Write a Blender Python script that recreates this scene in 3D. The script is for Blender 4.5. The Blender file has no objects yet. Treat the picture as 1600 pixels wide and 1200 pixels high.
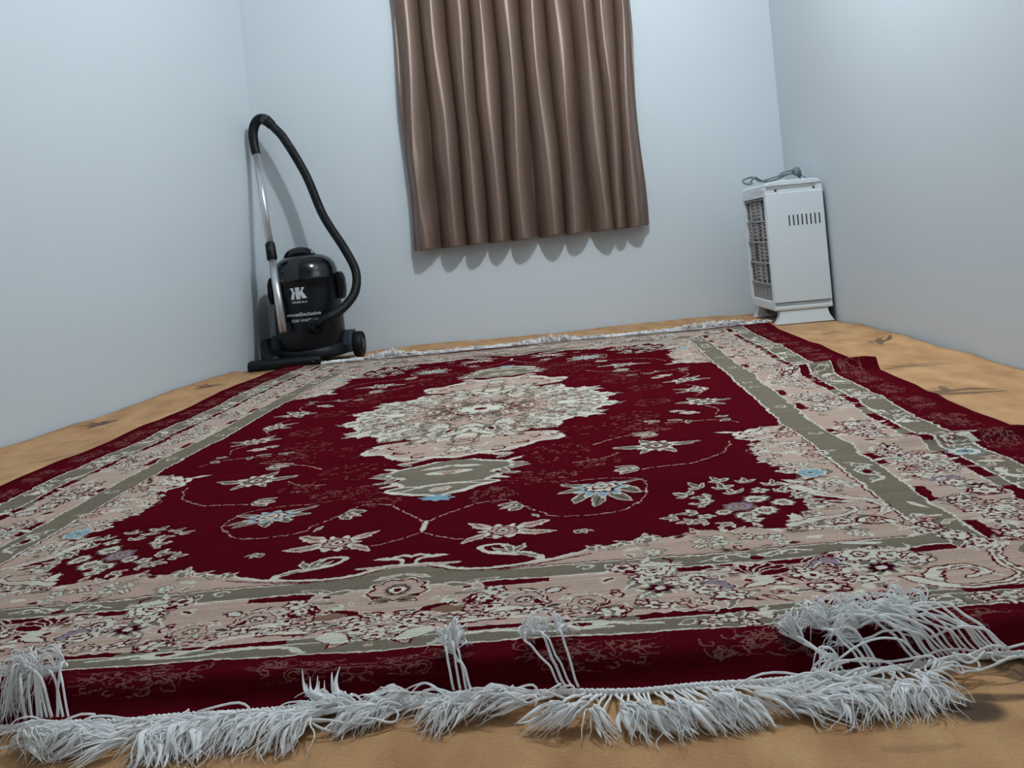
import bpy, bmesh, math, random
import numpy as np
from mathutils import Vector, Matrix

# ---------------------------------------------------------------- camera, world, light, exposure
scene = bpy.context.scene
C = scene.collection
cam_data = bpy.data.cameras.new('camera'); cam = bpy.data.objects.new('camera', cam_data); C.objects.link(cam)
cam_data.sensor_width = 36.0; cam_data.lens = 1450/1600*36
cam_data.shift_y = -213.5/1600; cam_data.clip_start = .02
cam.matrix_world = Matrix.Translation((0, 0, .45)) @ Matrix.Rotation(math.radians(90), 4, 'X') @ Matrix.Rotation(math.radians(-5.3), 4, 'Z')
scene.camera = cam
scene.cycles.max_bounces = 14; scene.cycles.diffuse_bounces = 7; scene.cycles.transmission_bounces = 10
scene.view_settings.view_transform = 'Standard'; scene.view_settings.look = 'None'
scene.view_settings.exposure = 0.0; scene.view_settings.gamma = 1.0; scene.view_settings.use_curve_mapping = False
world = bpy.data.worlds.new('world'); scene.world = world; world.use_nodes = True
world.node_tree.nodes['Background'].inputs[0].default_value = (.75, .88, 1, 1)
world.node_tree.nodes['Background'].inputs[1].default_value = .05
LAMP = Vector((.50, 2.72, 2.50))
ld = bpy.data.lights.new('ceiling_bulb', 'POINT'); ld.energy = 114; ld.shadow_soft_size = .032; ld.color = (.85, .942, 1.0)
lo = bpy.data.objects.new('ceiling_bulb', ld); lo.location = LAMP; C.objects.link(lo)

# ---------------------------------------------------------------- helpers
def srgb(c, k=1.0):
    return tuple((lambda v: (v/12.92 if v <= .04045 else ((v+.055)/1.055)**2.4)*k)(x/255) for x in c)
def tag(o, label=None, cat=None, group=None, kind=None):
    if label: o['label'] = label
    if cat: o['category'] = cat
    if group: o['group'] = group
    if kind: o['kind'] = kind
    return o
def thing(name, loc, label, cat, group=None):
    o = bpy.data.objects.new(name, None); o.empty_display_size = .05; o.location = loc; C.objects.link(o)
    return tag(o, label, cat, group)
def material(name, col, rough=.5, metal=0., bump=None, sheen=0., coat=0., mott=None, spec=.5):
    m = bpy.data.materials.new(name); m.use_nodes = True; nt = m.node_tree; b = nt.nodes['Principled BSDF']
    b.inputs['Base Color'].default_value = (*srgb(col), 1); b.inputs['Roughness'].default_value = rough
    b.inputs['Metallic'].default_value = metal; b.inputs['Sheen Weight'].default_value = sheen
    b.inputs['Coat Weight'].default_value = coat; b.inputs['Specular IOR Level'].default_value = spec
    tc = nt.nodes.new('ShaderNodeTexCoord')
    if mott:
        sc, amt = mott; n = nt.nodes.new('ShaderNodeTexNoise'); n.inputs['Scale'].default_value = sc; n.inputs['Detail'].default_value = 4
        nt.links.new(tc.outputs['Object'], n.inputs['Vector'])
        mr = nt.nodes.new('ShaderNodeMapRange'); mr.inputs['To Min'].default_value = 1-amt; mr.inputs['To Max'].default_value = 1+amt
        nt.links.new(n.outputs['Fac'], mr.inputs['Value'])
        v = nt.nodes.new('ShaderNodeVectorMath'); v.operation = 'SCALE'; v.inputs[0].default_value = srgb(col)
        nt.links.new(mr.outputs[0], v.inputs['Scale']); nt.links.new(v.outputs[0], b.inputs['Base Color'])
    if bump:
        sc, st, d = bump; n = nt.nodes.new('ShaderNodeTexNoise'); n.inputs['Scale'].default_value = sc; n.inputs['Detail'].default_value = 3
        nt.links.new(tc.outputs['Object'], n.inputs['Vector'])
        bp = nt.nodes.new('ShaderNodeBump'); bp.inputs['Strength'].default_value = st; bp.inputs['Distance'].default_value = d
        nt.links.new(n.outputs['Fac'], bp.inputs['Height']); nt.links.new(bp.outputs[0], b.inputs['Normal'])
    return m
def mesh_obj(name, verts, faces, mat, parent=None, smooth=True, loc=None):
    me = bpy.data.meshes.new(name); me.from_pydata([tuple(map(float, v)) for v in verts], [], [tuple(map(int, f)) for f in faces]); me.update()
    if smooth: me.polygons.foreach_set('use_smooth', [True]*len(me.polygons))
    if mat: me.materials.append(mat)
    o = bpy.data.objects.new(name, me); C.objects.link(o)
    if parent: o.parent = parent
    return o
def bm_obj(name, bm, mat, parent=None, smooth=False, bevel=0, seg=3, angle=35):
    bmesh.ops.recalc_face_normals(bm, faces=bm.faces)
    me = bpy.data.meshes.new(name); bm.to_mesh(me); bm.free(); me.materials.append(mat)
    o = bpy.data.objects.new(name, me); C.objects.link(o)
    if parent: o.parent = parent
    if bevel:
        b = o.modifiers.new('bevel', 'BEVEL'); b.width = bevel; b.segments = seg; b.limit_method = 'ANGLE'; b.angle_limit = math.radians(30)
    if smooth or bevel:
        me.polygons.foreach_set('use_smooth', [True]*len(me.polygons))
        if bevel:
            w = o.modifiers.new('wn', 'WEIGHTED_NORMAL'); w.keep_sharp = True
        else: me.set_sharp_from_angle(angle=math.radians(angle))
    return o
def box(bm, x0, x1, y0, y1, z0, z1):
    v = [bm.verts.new(p) for p in ((x0, y0, z0), (x1, y0, z0), (x1, y1, z0), (x0, y1, z0), (x0, y0, z1), (x1, y0, z1), (x1, y1, z1), (x0, y1, z1))]
    for f in ((3, 2, 1, 0), (4, 5, 6, 7), (0, 1, 5, 4), (1, 2, 6, 5), (2, 3, 7, 6), (3, 0, 4, 7)): bm.faces.new([v[i] for i in f])
    return v
def prism(bm, poly, axis, a, b):
    """extrude a 2D polygon along axis from a to b"""
    def P(p, t): return {'x': (t, p[0], p[1]), 'y': (p[0], t, p[1]), 'z': (p[0], p[1], t)}[axis]
    A = [bm.verts.new(P(p, a)) for p in poly]; B = [bm.verts.new(P(p, b)) for p in poly]; n = len(poly)
    bm.faces.new(A); bm.faces.new(B[::-1])
    for i in range(n): bm.faces.new((A[i], B[i], B[(i+1) % n], A[(i+1) % n]))
def lathe(bm, prof, seg=48, cx=0, cy=0, sx=1., sy=1.):
    rings = []
    for r, z in prof:
        rings.append([bm.verts.new((cx+sx*r*math.cos(2*math.pi*i/seg), cy+sy*r*math.sin(2*math.pi*i/seg), z)) for i in range(seg)])
    for a, b in zip(rings, rings[1:]):
        for i in range(seg): bm.faces.new((a[i], a[(i+1) % seg], b[(i+1) % seg], b[i]))
    bm.faces.new(rings[0][::-1]); bm.faces.new(rings[-1])
def catmull(pts, k=8):
    P = [np.array(p, float) for p in pts]; n = len(P); out = []
    for i in range(n-1):
        p0 = P[max(0, i-1)]; p1 = P[i]; p2 = P[i+1]; p3 = P[min(n-1, i+2)]
        for j in range(k):
            t = j/k; out.append(.5*((2*p1)+(-p0+p2)*t+(2*p0-5*p1+4*p2-p3)*t*t+(-p0+3*p1-3*p2+p3)*t**3))
    out.append(P[-1]); return np.array(out)
class Tubes:
    def __init__(self): self.v = []; self.f = []; self.n = 0
    def add(self, path, rad, sides=6, flat=1.0):
        path = np.asarray(path, float); m = len(path)
        rad = np.full(m, rad) if np.isscalar(rad) else np.asarray(rad, float)
        T = np.gradient(path, axis=0); T /= np.linalg.norm(T, axis=1)[:, None]+1e-12
        up = np.array([0, 0, 1.]) if abs(T[0][2]) < .9 else np.array([1., 0, 0])
        N = np.cross(T[0], up); N /= np.linalg.norm(N)
        a = np.arange(sides)*2*math.pi/sides; ca, sa = np.cos(a)[:, None], np.sin(a)[:, None]
        for i in range(m):
            N = N-T[i]*N.dot(T[i]); N /= np.linalg.norm(N)+1e-12; B = np.cross(T[i], N)
            self.v.append(path[i]+rad[i]*(ca*N+flat*sa*B))
        b = self.n
        for i in range(m-1):
            for j in range(sides):
                k = (j+1) % sides; self.f.append((b+i*sides+j, b+i*sides+k, b+(i+1)*sides+k, b+(i+1)*sides+j))
        self.f.append(tuple(b+j for j in range(sides))[::-1]); self.f.append(tuple(b+(m-1)*sides+j for j in range(sides)))
        self.n += m*sides
    def obj(self, name, mat, parent=None):
        return mesh_obj(name, np.concatenate(self.v), self.f, mat, parent)

# ---------------------------------------------------------------- room shell
def wall_x_left(y): return -1.205+.170*(y-4.49)
def wall_x_right(y): return 1.415+.045*(y-4.72)
def wall_y_back(x): return 4.49+.0881*(x+1.205)
YF = -.9; HC = 2.62
WALL = material('wall_paint', (200, 206, 210), .55, bump=(60, .06, .002), mott=(1.2, .02), spec=.3)
CEIL = material('ceiling_paint', (214, 218, 219), .8)
UNDER = material('screed', (120, 112, 104), .9, mott=(6, .1))
def wall_slab(name, p, q, nrm, z0=-.05, z1=HC):
    bm = bmesh.new(); t = .12; ex = .0
    P = [(p[0], p[1]), (q[0], q[1]), (q[0]+nrm[0]*t, q[1]+nrm[1]*t), (p[0]+nrm[0]*t, p[1]+nrm[1]*t)]
    prism(bm, P, 'z', z0, z1); return tag(bm_obj(name, bm, WALL), kind='structure')
cBL = (-1.205, 4.49); cBR = (1.415, wall_y_back(1.415)); cFL = (wall_x_left(YF), YF); cFR = (wall_x_right(YF), YF)
wall_slab('wall_left', cFL, (wall_x_left(4.62), 4.62), (-1, 0)); wall_slab('wall_back', (-1.33, wall_y_back(-1.33)), (1.54, wall_y_back(1.54)), (0, 1))
wall_slab('wall_right', cFR, (wall_x_right(4.8), 4.8), (1, 0)); wall_slab('wall_front', (cFL[0]-.12, YF), (cFR[0]+.12, YF), (0, -1))
bm = bmesh.new(); box(bm, -2.4, 1.7, YF-.12, 4.95, -.10, 0); tag(bm_obj('floor', bm, UNDER), kind='structure')
bm = bmesh.new(); box(bm, -2.4, 1.7, YF-.12, 4.95, HC, HC+.1); tag(bm_obj('ceiling', bm, CEIL), kind='structure')

# lamp fitting on the ceiling (above the frame); the bulb itself is the point light hanging under it
lamp = thing('ceiling_lamp', (LAMP.x, LAMP.y, HC), 'small white lamp holder fixed to the middle of the ceiling', 'lamp')
bm = bmesh.new(); lathe(bm, [(.0, -.002), (.05, -.002), (.05, -.012), (.03, -.02), (.02, -.045), (.016, -.048), (0, -.048)][::-1], 24); bm_obj('lamp_holder', bm, CEIL, lamp, True)

# ---------------------------------------------------------------- beige carpet under the rug
rs = np.random.RandomState(11)
def wob(x, seed, n=5, f0=2., g=1.9):
    r = np.random.RandomState(seed); s = 0; a = 1.; f = f0; tot = 0
    for i in range(n): s = s+a*np.sin(f*x+r.rand()*6.28); tot += a; a *= .6; f *= g
    return s/tot
def carpet_material():
    m = bpy.data.materials.new('tan_plush'); m.use_nodes = True; nt = m.node_tree; b = nt.nodes['Principled BSDF']; L = nt.links.new
    b.inputs['Roughness'].default_value = .85; b.inputs['Sheen Weight'].default_value = .1; b.inputs['Sheen Roughness'].default_value = .5; b.inputs['Specular IOR Level'].default_value = .2
    X0, Y0, X1, Y1, G = -2.3, YF, 1.5, 4.8, .003
    nx, ny = int((X1-X0)/G), int((Y1-Y0)/G); M = np.zeros((ny, nx), np.float32); r = random.Random(5)
    def dab(x, y, rr, k):
        i0, i1, j0, j1 = int((x-rr-X0)/G), int((x+rr-X0)/G)+2, int((y-rr-Y0)/G), int((y+rr-Y0)/G)+2
        i0 = max(i0, 0); j0 = max(j0, 0)
        if i1 <= i0 or j1 <= j0 or i0 >= nx or j0 >= ny: return
        X = X0+(np.arange(i0, min(i1, nx))+.5)*G-x; Y = Y0+(np.arange(j0, min(j1, ny))+.5)*G-y
        d = np.clip((1.3-np.hypot(X[None], Y[:, None])/rr)*2, 0, 1)*k*.9; W = M[j0:j0+len(Y), i0:i0+len(X)]; np.maximum(W, d, out=W)
    def brush(pts, w, k=1.):
        q = catmull(pts, 14); n = len(q)
        for i, p in enumerate(q):
            t = i/(n-1); dab(p[0], p[1], w*(.35+.65*math.sin(math.pi*min(1, t*1.1)))+.002, k*(.7+.3*r.random()))
    def twig(x, y, s, a, k=.8):
        c, d = math.cos(a), math.sin(a)
        T = lambda u, v: (x+s*(u*c-v*d), y+s*(u*d+v*c))
        brush([T(-1, -.15), T(-.4, .05), T(.2, -.05), T(1, .1)], (.012*s/.12+.002), k); brush([T(-.6, .35), T(-.1, .2), T(.5, .4), T(.9, .3)], (.010*s/.12+.002), k)
        brush([T(-.1, -.1), T(.05, .3), T(0, .75)], .010*s/.12, k); brush([T(-.9, .5), T(-.3, .45), T(.1, .7)], .006*s/.12, k*.7)
    twig(1.0, 2.23, .13, -.35); twig(1.12, 2.66, .09, -.1, .6); twig(1.27, 3.25, .09, .9, .9); twig(1.2, 3.6, .05, .3, .5)
    brush([(-1.31, 2.42), (-1.26, 2.46), (-1.20, 2.54)], .008, .6); twig(-1.37, 3.0, .07, 1.2, 1.); brush([(-1.385, 2.97), (-1.37, 3.03)], .018, 1.)
    twig(-1.25, 3.72, .07, .8, .9); twig(-1.16, 4.05, .06, 0, .7); twig(-1.33, 2.7, .05, .2, .3)
    brush([(.372, .884), (.352, .862), (.345, .838), (.337, .826)], .0065, 1.); brush([(.375, .846), (.395, .838), (.43, .835)], .0055, .95)
    brush([(.358, .822), (.366, .821), (.374, .820), (.382, .819)], .019, 1.); brush([(.43, .91), (.455, .87), (.46, .83)], .022, .8)
    brush([(.27, .775), (.30, .77), (.33, .77)], .004, .3)
    for k in range(16): twig(r.uniform(-1.9, 1.2), r.uniform(-.8, .55), .1, r.uniform(0, 6), .7)
    img = bpy.data.images.new('brush_marks', nx, ny, float_buffer=False); px = np.ones((ny, nx, 4), np.float32); px[..., :3] = M[..., None]
    img.colorspace_settings.name = 'Non-Color'; img.pixels.foreach_set(px.ravel()); img.update(); img.pack()
    it = nt.nodes.new('ShaderNodeTexImage'); it.image = img; it.extension = 'EXTEND'
    uv = nt.nodes.new('ShaderNodeTexCoord'); L(uv.outputs['UV'], it.inputs['Vector'])
    n1 = nt.nodes.new('ShaderNodeTexNoise'); n1.inputs['Scale'].default_value = 9; n1.inputs['Detail'].default_value = 3
    mp = nt.nodes.new('ShaderNodeMapping'); mp.inputs['Scale'].default_value = (1.6, .7, 1); mp.inputs['Rotation'].default_value = (0, 0, .35); L(uv.outputs['Object'], mp.inputs['Vector']); L(mp.outputs[0], n1.inputs['Vector'])
    cr = nt.nodes.new('ShaderNodeValToRGB'); e = cr.color_ramp.elements
    e[0].position = .33; e[0].color = (*srgb(TAN0), 1); e[1].position = .68; e[1].color = (*srgb(TAN1), 1); L(n1.outputs['Fac'], cr.inputs['Fac'])
    n2 = nt.nodes.new('ShaderNodeTexNoise'); n2.inputs['Scale'].default_value = 260; n2.inputs['Detail'].default_value = 2; L(uv.outputs['Object'], n2.inputs['Vector'])
    mx = nt.nodes.new('ShaderNodeMix'); mx.data_type = 'RGBA'; mx.inputs['B'].default_value = (*srgb((38, 20, 8)), 1)
    L(it.outputs['Color'], mx.inputs['Factor']); L(cr.outputs[0], mx.inputs['A'])
    v = nt.nodes.new('ShaderNodeVectorMath'); v.operation = 'SCALE'; mr = nt.nodes.new('ShaderNodeMapRange'); mr.inputs['To Min'].default_value = .82; mr.inputs['To Max'].default_value = 1.18
    L(n2.outputs['Fac'], mr.inputs['Value']); L(mx.outputs['Result'], v.inputs[0]); L(mr.outputs[0], v.inputs['Scale']); L(v.outputs[0], b.inputs['Base Color'])
    bp = nt.nodes.new('ShaderNodeBump'); bp.inputs['Strength'].default_value = .5; bp.inputs['Distance'].default_value = .002; L(n2.outputs['Fac'], bp.inputs['Height']); L(bp.outputs[0], b.inputs['Normal'])
    return m, (X0, Y0, X1, Y1)
TAN0 = (160, 115, 74); TAN1 = (190, 147, 100)
CARP, CB = carpet_material()
def carpet_z(X, Y):
    """height of the carpet: low swells, and the strip along each wall turned up"""
    z = .004+.0012*np.sin(5.1*X+1.3)*np.sin(3.7*Y+.4)+.0007*np.sin(11*X-4*Y)
    return z
def build_carpet():
    ty = np.linspace(-1.2, 5, 3000); tab = {k: wob(ty+(2 if k == 8 else 0), k, n, f) for k, n, f in ((1, 5, 3.1), (2, 5, 3.6), (3, 5, 4.), (7, 4, 9), (8, 4, 5.5), (9, 4, 8))}
    tx = np.linspace(-3, 3, 3000); tab[3] = wob(tx, 3, 5, 4.); tab[9] = wob(tx, 9, 4, 8)
    def tb(v, k): return .5+.5*float(np.interp(v, tx if k in (3, 9) else ty, tab[k]))
    na, nb = 150, 260; V = []; UV = []
    for j in range(nb+1):
        b = j/nb; b = 1-(1-b)**1.35
        for i in range(na+1):
            a = i/na; a = .5-.5*math.cos(math.pi*a) if False else a
            y0 = YF+.02; y = y0+(4.46-y0)*b
            xl = wall_x_left(y)+.006; xr = wall_x_right(y)-.004
            x = xl+(xr-xl)*a; yb = wall_y_back(x)-.004; y = y0+(yb-y0)*b
            xl = wall_x_left(y)+.006; xr = wall_x_right(y)-.004
            x = xl+(xr-xl)*a
            dl, dr, db = max(0, x-xl), max(0, xr-x), max(0, yb-y)
            z = float(carpet_z(x, y))
            wl = tb(y, 1); wr = tb(y, 2); wb = tb(x, 3)
            inl = .004+.012*tb(y, 7); inr = .002+.030*tb(y, 8)**2; inb = .002+.012*tb(x, 9)
            x += inl*math.exp(-dl/.05)-inr*math.exp(-dr/.05); y -= inb*math.exp(-db/.05)
            kr = 1-float(np.clip((y-3.7)/.2, 0, 1)); kl = 1-.9*float(np.clip((y-4.05)/.1, 0, 1)); kb = float(np.clip((x+.80)/.1, .05, 1))*(1-.9*float(np.clip((x-1.0)/.08, 0, 1)))
            z += kl*(.004+.020*wl)*math.exp(-(dl/.030)**1.3)+kr*(.002+.016*wr)*math.exp(-(dr/.03)**1.3)+kb*(.003+.010*wb)*math.exp(-(db/.025)**1.3)
            V.append((x, y, z)); UV.append(((x-CB[0])/(CB[2]-CB[0]), (y-CB[1])/(CB[3]-CB[1])))
    n1 = na+1; F = [(j*n1+i, j*n1+i+1, (j+1)*n1+i+1, (j+1)*n1+i) for j in range(nb) for i in range(na)]
    # a rolled under rim gives the cloth its thickness
    rim = [i for i in range(n1)]+[j*n1+na for j in range(1, nb+1)]+[nb*n1+i for i in range(na-1, -1, -1)]+[j*n1 for j in range(nb-1, 0, -1)]
    base = len(V)
    for k in rim: x, y, z = V[k]; V.append((x, y, max(.0005, z-.007))); UV.append(UV[k])
    m = len(rim); F += [(rim[k], base+k, base+(k+1) % m, rim[(k+1) % m]) for k in range(m)]
    o = mesh_obj('plush_carpet', V, F, CARP)
    uvl = o.data.uv_layers.new(name='UVMap'); idx = np.zeros(len(o.data.loops), np.int32); o.data.loops.foreach_get('vertex_index', idx)
    uvl.data.foreach_set('uv', np.array(UV, np.float32)[idx].ravel())
    return tag(o, 'tan plush carpet with brown brush-stroke marks, spread wall to wall under the red rug', 'carpet')
build_carpet()

# ---------------------------------------------------------------- the rug
RD, CR, PK, KH, DK, BL, VI, BR, DR, RK = range(10)
PAL = {RD: (72, 9, 18), CR: (192, 187, 173), PK: (172, 148, 134), KH: (111, 102, 88), DK: (74, 56, 50), BL: (122, 154, 168), VI: (134, 116, 128), BR: (120, 94, 78), DR: (54, 6, 22), RK: (108, 72, 66)}
# ---- rug pattern: one quarter of the design, drawn in metres from the rug's centre ----
class Weave:
    """A palette-index raster of one quarter of the carpet design (s across, t along)."""
    G = 0.0010
    def __init__(self, ws, wt):
        self.nx, self.ny = int(ws/self.G), int(wt/self.G)
        self.A = np.zeros((self.ny, self.nx), np.uint8)
        self.rng = random.Random(7)
    def win(self, cx, cy, R):
        G = self.G
        x0, x1 = max(0, int((cx-R)/G)), min(self.nx, int((cx+R)/G)+2)
        y0, y1 = max(0, int((cy-R)/G)), min(self.ny, int((cy+R)/G)+2)
        if x1 <= x0 or y1 <= y0: return None
        X = (np.arange(x0, x1)+.5)*G-cx; Y = (np.arange(y0, y1)+.5)*G-cy
        return self.A[y0:y1, x0:x1], X[None, :], Y[:, None]
    def rect(self, s0, s1, t0, t1, c):
        G = self.G
        self.A[max(0, int(t0/G)):max(0, int(t1/G)), max(0, int(s0/G)):max(0, int(s1/G))] = c
    def ell(self, cx, cy, a, b, rot, c):
        w = self.win(cx, cy, max(a, b))
        if w is None: return
        A, X, Y = w; C, S = math.cos(rot), math.sin(rot)
        A[((X*C+Y*S)/a)**2+((Y*C-X*S)/b)**2 < 1] = c
    def lobed(self, cx, cy, R, n, d, rot, c, sx=1., sy=1.):
        w = self.win(cx, cy, R*max(sx, sy))
        if w is None: return
        A, X, Y = w; X = X/sx; Y = Y/sy
        th = np.arctan2(Y, X)-rot; r = np.hypot(X, Y)
        A[r < R*(1-d+d*np.abs(np.cos(n*th/2)))] = c
    def star(self, cx, cy, R, n, d, rot, c, sx=1., sy=1.):
        w = self.win(cx, cy, R*max(sx, sy))
        if w is None: return
        A, X, Y = w; X = X/sx; Y = Y/sy
        th = np.arctan2(Y, X)-rot; r = np.hypot(X, Y)
        A[r < R*(1-d*(1-np.abs(np.cos(n*th/2))**2.2))] = c
    def leaf(self, x, y, L, W, ang, co, cf, vein=None, bend=0.):
        w = self.win(x, y, L*1.1)
        if w is None: return
        A, X, Y = w; C, S = math.cos(ang), math.sin(ang)
        u = (X*C+Y*S)/L; v = (Y*C-X*S)-bend*L*u*u
        uu = np.clip(u, 0, 1); prof = np.sin(np.pi*uu**.8)**.85
        ok = (u > 0) & (u < 1)
        A[ok & (np.abs(v) < W*prof)] = co
        A[ok & (np.abs(v) < W*prof-.0028) & (u > .06) & (u < .93)] = cf
        if vein is not None: A[ok & (np.abs(v) < .0012) & (u < .8)] = vein
    def poly(self, pts, c):
        xs = np.array([p[0] for p in pts]); ys = np.array([p[1] for p in pts]); G = self.G
        x0, x1 = max(0, int(xs.min()/G)), min(self.nx, int(xs.max()/G)+2)
        y0, y1 = max(0, int(ys.min()/G)), min(self.ny, int(ys.max()/G)+2)
        X = ((np.arange(x0, x1)+.5)*G)[None, :]; Y = ((np.arange(y0, y1)+.5)*G)[:, None]
        ins = np.zeros((y1-y0, x1-x0), bool); n = len(pts)
        for i in range(n):
            ax, ay = pts[i]; bx, by = pts[(i+1) % n]
            if ay == by: continue
            ins ^= ((ay > Y) != (by > Y)) & (X < (bx-ax)*(Y-ay)/(by-ay)+ax)
        self.A[y0:y1, x0:x1][ins] = c
    def smooth(self, pts, closed=False, k=10):
        P = [np.array(p, float) for p in pts]; n = len(P); out = []
        rng = range(n) if closed else range(n-1)
        for i in rng:
            p0 = P[(i-1) % n] if closed or i > 0 else P[0]; p1 = P[i]; p2 = P[(i+1) % n]
            p3 = P[(i+2) % n] if closed or i+2 < n else P[-1]
            for j in range(k):
                t = j/k
                out.append(.5*((2*p1)+(-p0+p2)*t+(2*p0-5*p1+4*p2-p3)*t*t+(-p0+3*p1-3*p2+p3)*t**3))
        if not closed: out.append(P[-1])
        return out
    def stroke(self, pts, w, c, w1=None, closed=False, gap=None):
        q = self.smooth(pts, closed); 
        if closed: q = q+[q[0]]
        L = 0; tot = sum(np.hypot(*(b-a)) for a, b in zip(q, q[1:])) or 1
        w1 = w if w1 is None else w1
        for a, b in zip(q, q[1:]):
            d = np.hypot(*(b-a)); m = max(1, int(d/.0015))
            for j in range(m):
                p = a+(b-a)*j/m; l = L+d*j/m
                if gap and (l % gap) < gap*.18: continue
                r = w+(w1-w)*l/tot
                self.ell(p[0], p[1], r, r, 0, c)
            L += d
    def curl(self, cx, cy, R, a0, turns, w, c, w1=.0012):
        n = 14; pts = []
        for i in range(n+1):
            k = i/n; r = R*(1-.8*k); a = a0+turns*2*math.pi*k
            pts.append((cx+r*math.cos(a), cy+r*math.sin(a)))
        self.stroke(pts, w, c, w1)
    # --- flowers ---
    def rosette(self, cx, cy, R, n=8, rot=0., out=CR, line=RD, pet=PK, core=CR, dot=RD, ring=None):
        self.lobed(cx, cy, R, n, .18, rot, out)
        self.lobed(cx, cy, R*.92, n, .16, rot, line)
        for i in range(n):
            a = rot+2*math.pi*i/n; k = R*.58
            self.ell(cx+k*math.cos(a), cy+k*math.sin(a), R*.27, R*.62*math.sin(math.pi/n)*1.05, a, pet)
        if ring is not None: self.lobed(cx, cy, R*.45, n, .2, rot, ring)
        self.lobed(cx, cy, R*.36, 6, .25, rot, line); self.lobed(cx, cy, R*.29, 6, .25, rot, core)
        self.ell(cx, cy, R*.12, R*.12, 0, dot)
    def bloom(self, cx, cy, R, n=5, rot=0., pet=CR, line=RD, core=KH):
        for i in range(n):
            a = rot+2*math.pi*i/n
            self.ell(cx+R*.55*math.cos(a), cy+R*.55*math.sin(a), R*.5, R*.42, a, line)
        for i in range(n):
            a = rot+2*math.pi*i/n
            self.ell(cx+R*.55*math.cos(a), cy+R*.55*math.sin(a), R*.36, R*.28, a, pet)
        self.ell(cx, cy, R*.26, R*.26, 0, line); self.ell(cx, cy, R*.15, R*.15, 0, core)
    def starflower(self, cx, cy, R, rot=0., leaves=(), pet=CR, mid=PK, line=RD, lc=CR, lf=KH, n=10):
        for a, L in leaves: self.leaf(cx+.5*R*math.cos(a), cy+.5*R*math.sin(a), L, L*.2, a, lc, lf, DK, bend=self.rng.uniform(-.25, .25))
        self.star(cx, cy, R, n, .34, rot, CR); self.star(cx, cy, R*.86, n, .32, rot, pet)
        self.lobed(cx, cy, R*.62, 8, .15, rot, line); self.lobed(cx, cy, R*.54, 8, .18, rot, mid)
        self.lobed(cx, cy, R*.36, 6, .2, rot, line); self.lobed(cx, cy, R*.29, 6, .2, rot, CR); self.ell(cx, cy, R*.1, R*.1, 0, line)
    def bud(self, cx, cy, R, ang, co=CR, cf=KH):
        for d in (-.55, .55, 0): self.leaf(cx-.3*R*math.cos(ang), cy-.3*R*math.sin(ang), R*1.7, R*.42, ang+d, co, cf if d else PK, DK)
        self.ell(cx, cy, R*.33, R*.28, ang, DK); self.ell(cx, cy, R*.22, R*.18, ang, co)
    def spray(self, cx, cy, R, n, cols=(CR, KH, CR), fl=3, line=RD, seed=None):
        r = self.rng if seed is None else random.Random(seed)
        for i in range(n):
            a = r.uniform(0, 6.28); k = R*math.sqrt(r.random())
            x, y = cx+k*math.cos(a), cy+k*math.sin(a)
            L = r.uniform(.014, .036); b = r.uniform(0, 6.28)
            co = r.choice((CR, CR, RD, KH)); cf = r.choice((KH, CR, PK, DK, RD)) if co == CR else r.choice((CR, PK))
            self.leaf(x, y, L, L*r.uniform(.16, .3), b, co, cf, None, r.uniform(-.5, .5))
        for i in range(n//2):
            a = r.uniform(0, 6.28); k = R*math.sqrt(r.random())
            self.curl(cx+k*math.cos(a), cy+k*math.sin(a), r.uniform(.008, .018), r.uniform(0, 6), r.choice((-1, 1))*.8, .0022, r.choice((CR, RD, CR)))
        for i in range(fl):
            a = r.uniform(0, 6.28); k = R*.75*math.sqrt(r.random())
            self.bloom(cx+k*math.cos(a), cy+k*math.sin(a), r.uniform(.010, .018), r.choice((5, 6)), r.uniform(0, 6), r.choice((CR, PK, CR)), line, r.choice((KH, RD, DK)))

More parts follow.
